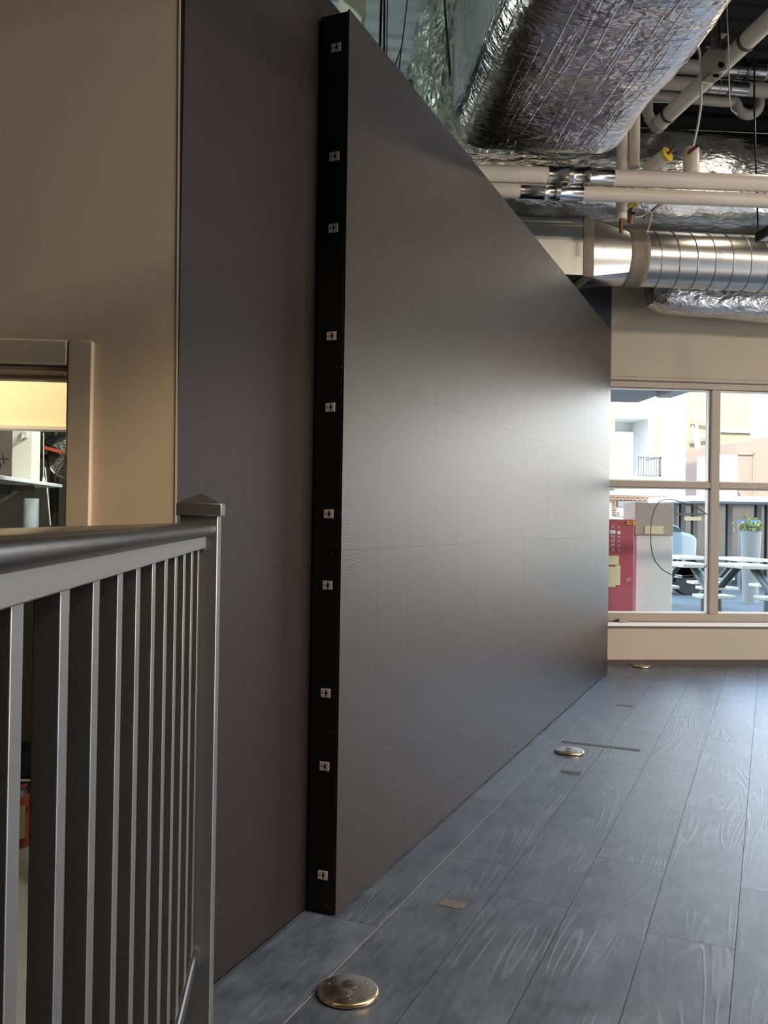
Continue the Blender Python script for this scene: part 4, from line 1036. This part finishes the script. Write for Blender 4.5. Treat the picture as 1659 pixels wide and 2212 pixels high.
q[0].z = GZ; q[-1].z = GZ
MB().prism(q, (0, 6, 0)).build('facade', 'orange', ob)
MB().box((at(1626, 985, yo_).x, yo_ - .04, at(1626, 1085, yo_).z), (at(1628.5, 985, yo_).x, yo_, at(1626, 976, yo_).z)).box((at(1592, 980, yo_).x, yo_ - .04, at(1592, 982, yo_).z), (at(1628, 980, yo_).x, yo_, at(1592, 979, yo_).z)).build('panel_joint', 'peach', ob)
yl = 24.
q0, q1 = at(1540, 982, yl), at(1592, 1120, yl)
tag(MB().box((q0.x, yl, GZ), (q1.x, yl + 1, q0.z)).build('white_block', 'white', org=(q0.x, yl, GZ)), 'white block building left of the orange building', 'building')
# shopfront across the street, in shade under its own awning
ysf = 19.
a, b = at(1452, 1087, ysf), at(1760, 1172, ysf)
sf = thing('shopfront', (a.x, ysf, GZ), 'dark glazed shopfront across the street', 'shopfront')
MB().box((a.x, ysf, GZ), (b.x + 2, ysf + .1, a.z)).build('glazing', 'storeglass', sf)
for px_ in (1456, 1474, 1500, 1530, 1575, 1637, 1659):
    x = at(px_, 1100, ysf).x; MB().box((x - .05, ysf - .06, GZ), (x + .05, ysf, a.z)).build('upright', 'storeframe', sf)
MB().box((a.x, ysf - .08, at(1500, 1113, ysf).z), (at(1528, 1113, ysf).x, ysf, at(1500, 1109, ysf).z)).build('shelf_line', 'storeframe', sf)
MB().box((at(1475, 1120, ysf).x, ysf - .08, at(1475, 1124, ysf).z), (at(1512, 1120, ysf).x, ysf - .02, at(1475, 1116, ysf).z)).build('display_board', 'kioskyellow', sf)
MB().box((a.x - .5, ysf - 2.2, a.z), (b.x + 2, ysf + .1, a.z + .1)).build('awning', 'white', sf)
# white pillar and screen wall on the terrace
ypl = 8.6
a, b = at(1374, 1200, ypl), at(1453, 1200, ypl)
wp = thing('white_pillar', ((a.x + b.x) / 2, ypl, GZ), 'broad white pillar with a beige top panel outside the window', 'pillar')
MB().box((a.x, ypl, GZ), (b.x, ypl + .3, at(1400, 1156, ypl).z)).build('pillar_body', 'white', wp, bevel=.006)
MB().box((at(1370, 1100, ypl).x, ypl - .03, at(1400, 1156, ypl).z), (at(1453, 1100, ypl).x, ypl + .3, at(1400, 1086, ypl).z)).build('top_panel', 'pinkbeige', wp, bevel=.006)
MB().box((at(1390, 1100, ypl).x, ypl - .04, at(1400, 1153, ypl).z), (at(1430, 1100, ypl).x, ypl - .03, at(1400, 1136, ypl).z)).build('pink_sign', 'kioskyellow', wp)
# red kiosk
ykk = 8.4
a, b = at(1240, 1200, ykk), at(1369.5, 1200, ykk)
kk = thing('red_kiosk', ((a.x + b.x) / 2, ykk, GZ), 'crimson street kiosk panel beside the white pillar', 'kiosk')
ktop = at(1340, 1122, ykk).z
MB().box((a.x, ykk, GZ), (b.x, ykk + .5, ktop)).build('kiosk_body', 'kiosk', kk, bevel=.008)
p0, p1 = at(1354, 1126, ykk - .02), at(1371, 1134, ykk - .02)
ys2 = MB().box((p0.x, ykk - .03, p1.z), (b.x + .0, ykk - .001, p0.z)).build('yellow_sign', 'signyellow', kk, bevel=.002)
text('MA', .028, 'ink', 'lettering', ys2, at(1364, 1130, ykk - .032), RX)
def paper(px0, py0, px1, py1, m): 
    p0, p1 = at(px0, py0, ykk - .01), at(px1, py1, ykk - .01); MB().box((p0.x, ykk - .006, p1.z), (p1.x, ykk + .001, p0.z)).build('poster', m, kk)
paper(1313, 1224, 1330, 1268, 'kioskyellow'); paper(1331, 1221, 1340, 1264, 'kioskyellow'); paper(1312, 1200, 1337, 1220, 'kioskyellow')
paper(1318, 1145, 1330, 1153, 'sill'); paper(1334, 1147, 1341, 1154, 'sill')
for (ch_, yy_) in (('X', 1138), ('N', 1159), ('O', 1168), ('M', 1178), ('E', 1188)):
    text(ch_, .045, 'sill', 'lettering', kk, at(1324, yy_, ykk - .004), RX); text(ch_, .03, 'sill', 'lettering', kk, at(1337, yy_ + 1, ykk - .004), RX)
text('10', .05, 'sill', 'lettering', kk, at(1357, 1253, ykk - .004), RX @ Matrix.Rotation(math.radians(20), 3, 'Z'))
# car
yca = 15.5
c0_ = at(1445, 1150, yca); gl = GZ
kx = lambda px: at(px, 1150, yca).x
kzc = lambda py: at(1480, py, yca).z
car = thing('car', (kx(1480), yca, GZ), 'pale blue car parked outside behind the white pillar', 'car')
sidep = [(kx(1405), GZ + .25), (kx(1506), GZ + .25), (kx(1508), kzc(1162)), (kx(1496), kzc(1154)), (kx(1478), kzc(1150)), (kx(1469), kzc(1139)), (kx(1455), kzc(1133)), (kx(1425), kzc(1132)), (kx(1408), kzc(1148)), (kx(1402), kzc(1152))]
MB().prism([Vector((x, yca, z)) for x, z in sidep], (0, 1.6, 0)).build('car_body', 'car', car, bevel=.06, seg=3)
MB().prism([Vector((x, yca - .01, z)) for x, z in [(kx(1475), kzc(1149)), (kx(1467), kzc(1141)), (kx(1456), kzc(1136)), (kx(1440), kzc(1136)), (kx(1440), kzc(1149))]], (0, .02, 0)).build('side_window', 'carglass', car)
for px_ in (1425, 1492):
    MB().lathe((kx(px_), yca + .1, GZ + .32), [(.18, .1), (.31, .1), (.33, .05), (.33, -.08), (.18, -.1)], 24, 'y').build('wheel', 'rubber', car)
# picnic tables
def picnic(px0, px1, py, Y_, label):
    a, b = at(px0, py, Y_), at(px1, py, Y_); z = GZ + .74; x0_, x1_ = a.x, b.x
    t = thing('picnic_table', ((x0_ + x1_) / 2, Y_, GZ), label, 'table', 'picnic tables outside the window')
    MB().box((x0_, Y_ - .38, z), (x1_, Y_ + .38, z + .045)).build('tabletop', 'tablewhite', t, bevel=.008)
    for dy in (-.75, .75): MB().box((x0_, Y_ + dy - .14, GZ + .42), (x1_, Y_ + dy + .14, GZ + .46)).build('bench', 'tablewhite', t, bevel=.008)
    for x in (x0_ + .2, x1_ - .2):
        MB().tube([(x, Y_ - .7, GZ), (x, Y_ - .72, GZ + .42), (x, Y_ - .2, z)], .03, 8).build('leg', 'tablegreen', t); MB().tube([(x, Y_ + .7, GZ), (x, Y_ + .72, GZ + .42), (x, Y_ + .2, z)], .03, 8).build('leg', 'tablegreen', t)
    return t
picnic(1445, 1512, 1200, 13.0, 'white picnic table behind the white pillar, farther one')
picnic(1448, 1514, 1240, 10.6, 'white picnic table behind the white pillar, nearer one')
picnic(1572, 1632, 1205, 12.5, 'white picnic table right of the window mullion, farther one')
picnic(1572, 1650, 1240, 10.4, 'white picnic table right of the window mullion, nearer one')
# planter with a shrub
ypn = 14.
c = at(1622, 1165, ypn); pn = thing('planter', (c.x, ypn, GZ), 'pale round planter with a yellow-green shrub outside the right pane', 'planter')
zt_ = at(1622, 1147, ypn).z
MB().lathe((c.x, ypn, GZ), [(.10, 0), (.12, .0), (.16, (zt_ - GZ)), (.135, zt_ - GZ), (.13, zt_ - GZ - .1)], 28).build('pot', 'planter', pn, smooth=50)
mb = MB()
for k in range(160):
    t = Vector((random.gauss(0, .085), random.gauss(0, .085), abs(random.gauss(.07, .07)))); c_ = Vector((c.x - .03, ypn, zt_)) + t
    n_ = Vector((random.uniform(-1, 1), random.uniform(-1, 1), random.uniform(-.3, 1))).normalized(); a_ = n_.orthogonal().normalized() * .04; b_ = n_.cross(a_).normalized() * .02
    mb.add([c_ - a_, c_ + b_ + n_ * .008, c_ + a_, c_ - b_ + n_ * .008, c_ - n_ * .004], [(0, 1, 2, 3), (0, 4, 1), (1, 4, 2), (2, 4, 3), (3, 4, 0)])
mb.build('foliage', 'leaf', pn, smooth=0)
q0, q1 = at(1596, 1123, 16.), at(1637, 1129, 16.)
bb = thing('blue_banner', (q0.x, 16., GZ), 'blue horizontal strip above the yellow-green shrub', 'banner')
MB().box((q0.x, 16., q1.z), (q1.x, 16.04, q0.z)).build('strip', 'blue', bb)
for x in (q0.x + .03, q1.x - .03): MB().box((x - .02, 16.01, GZ), (x + .02, 16.05, q0.z)).build('post', 'storeframe', bb)

# ------------------------------------------------------------------ lights
def area(name, loc, rot, sx, sy, power, col, portal=False):
    l = bpy.data.lights.new(name, 'AREA'); l.shape = 'RECTANGLE'; l.size = sx; l.size_y = sy; l.energy = power; l.color = col
    o = bpy.data.objects.new(name, l); C.objects.link(o); o.location = loc; o.rotation_euler = rot
    if portal: l.cycles.is_portal = True
    return o
area('window_daylight', ((XWL + XWR) / 2, YW + .19, (zs + zh) / 2), (math.radians(-90), 0, 0), XWR - XWL, zh - zs, 1, (1, 1, 1), True)
area('side_daylight', (XR + .17, (W2A + W2B) / 2, 1.475), (0, math.radians(90), 0), 2.2, W2B - W2A, 1, (1, 1, 1), True)  # portal for the added side window
sun = bpy.data.lights.new('sun', 'SUN'); sun.energy = 4.2; sun.angle = .01; sun.color = (1, .95, .86)
so = bpy.data.objects.new('sun', sun); C.objects.link(so)
so.rotation_euler = Vector((.42, .66, -.75)).to_track_quat('-Z', 'Y').to_euler()
w = bpy.data.worlds.new('sky'); bpy.context.scene.world = w; w.use_nodes = True
N = w.node_tree.nodes; Lk = w.node_tree.links; bg = N['Background']
tc = N.new('ShaderNodeTexCoord'); sx = N.new('ShaderNodeSeparateXYZ'); Lk.new(tc.outputs['Generated'], sx.inputs[0])
rp = N.new('ShaderNodeValToRGB'); rp.color_ramp.elements[0].position = .0; rp.color_ramp.elements[0].color = (1., .905, .83, 1); rp.color_ramp.elements[1].position = .45; rp.color_ramp.elements[1].color = (.45, .66, 1., 1)
Lk.new(sx.outputs['Z'], rp.inputs[0]); Lk.new(rp.outputs[0], bg.inputs[0]); bg.inputs[1].default_value = 2.0

def unseen_lamp(loc, sx_, sy_, m, label, power, col):
    t = thing('unseen_lamp', loc, label, 'lamp', 'ceiling lamps out of view')
    x, y, z = loc
    MB().box((x - sx_ / 2, y - sy_ / 2, z), (x + sx_ / 2, y + sy_ / 2, z + .06)).build('lamp_housing', 'sill', t)
    MB().box((x - sx_ / 2 + .02, y - sy_ / 2 + .02, z - .006), (x + sx_ / 2 - .02, y + sy_ / 2 - .02, z)).build('diffuser', 'sill', t)
    area('unseen_lamp_light', (x, y, z - .01), (0, 0, 0), sx_ - .05, sy_ - .05, power, col)
unseen_lamp((2.6, .1, 3.9), .3, 1.0, 'lampwarm', 'warm lamp added overhead, out of view, to light the beige wall', 34, (1, .74, .46))  # added unseen lamp that warms and lifts the beige wall
for x_, y_, l_ in ((4.6, .3, 'left'), (6.8, .7, 'right')):
    unseen_lamp((x_, y_, 3.7), .3, 1.0, 'lamp', l_ + ' added fill lamp over the far right of the open room', 85, (1, .86, .74))  # unseen fill lamps added to brighten the window wall and pipes
unseen_lamp((3.08, 5.46, 3.75), .16, .16, 'lampwarm', 'small warm lamp added out of view for a highlight on the video wall', .8, (1, .84, .62))  # added unseen lamp for a soft highlight on the screen face
unseen_lamp((-1.3, 2.35, 2.6), .3, .5, 'lampwarm', 'warm ceiling lamp inside the back room', 9, (1, .86, .62))
unseen_lamp((-.45, 3.2, 1.9), .2, .5, 'lampgreen', 'cool lamp added behind the yellow bulkhead to brighten the shelf', 4.2, (.9, 1, .95))  # low lamp added out of sight to light the shelf edge
unseen_lamp((-1.3, 4.9, 2.9), .3, .9, 'lampgreen', 'cool ceiling lamp behind the dark wall', 20, (.92, 1, .97))

# ------------------------------------------------------------------ camera and view
cam = bpy.data.cameras.new('camera'); cam.sensor_fit = 'HORIZONTAL'; cam.sensor_width = 36; cam.lens = FOC * 36 / W; cam.clip_start = .02; cam.clip_end = 200
co_ = bpy.data.objects.new('camera', cam); C.objects.link(co_)
Mx = Matrix((cr, cu, -cf)).transposed().to_4x4(); Mx.translation = CAM; co_.matrix_world = Mx
S = bpy.context.scene; S.camera = co_
S.view_settings.view_transform = 'Standard'; S.view_settings.look = 'None'; S.view_settings.gamma = 1; S.view_settings.exposure = 2.2
S.cycles.use_denoising = True; S.cycles.max_bounces = 10; S.cycles.diffuse_bounces = 5; S.cycles.glossy_bounces = 5; S.cycles.sample_clamp_indirect = 6
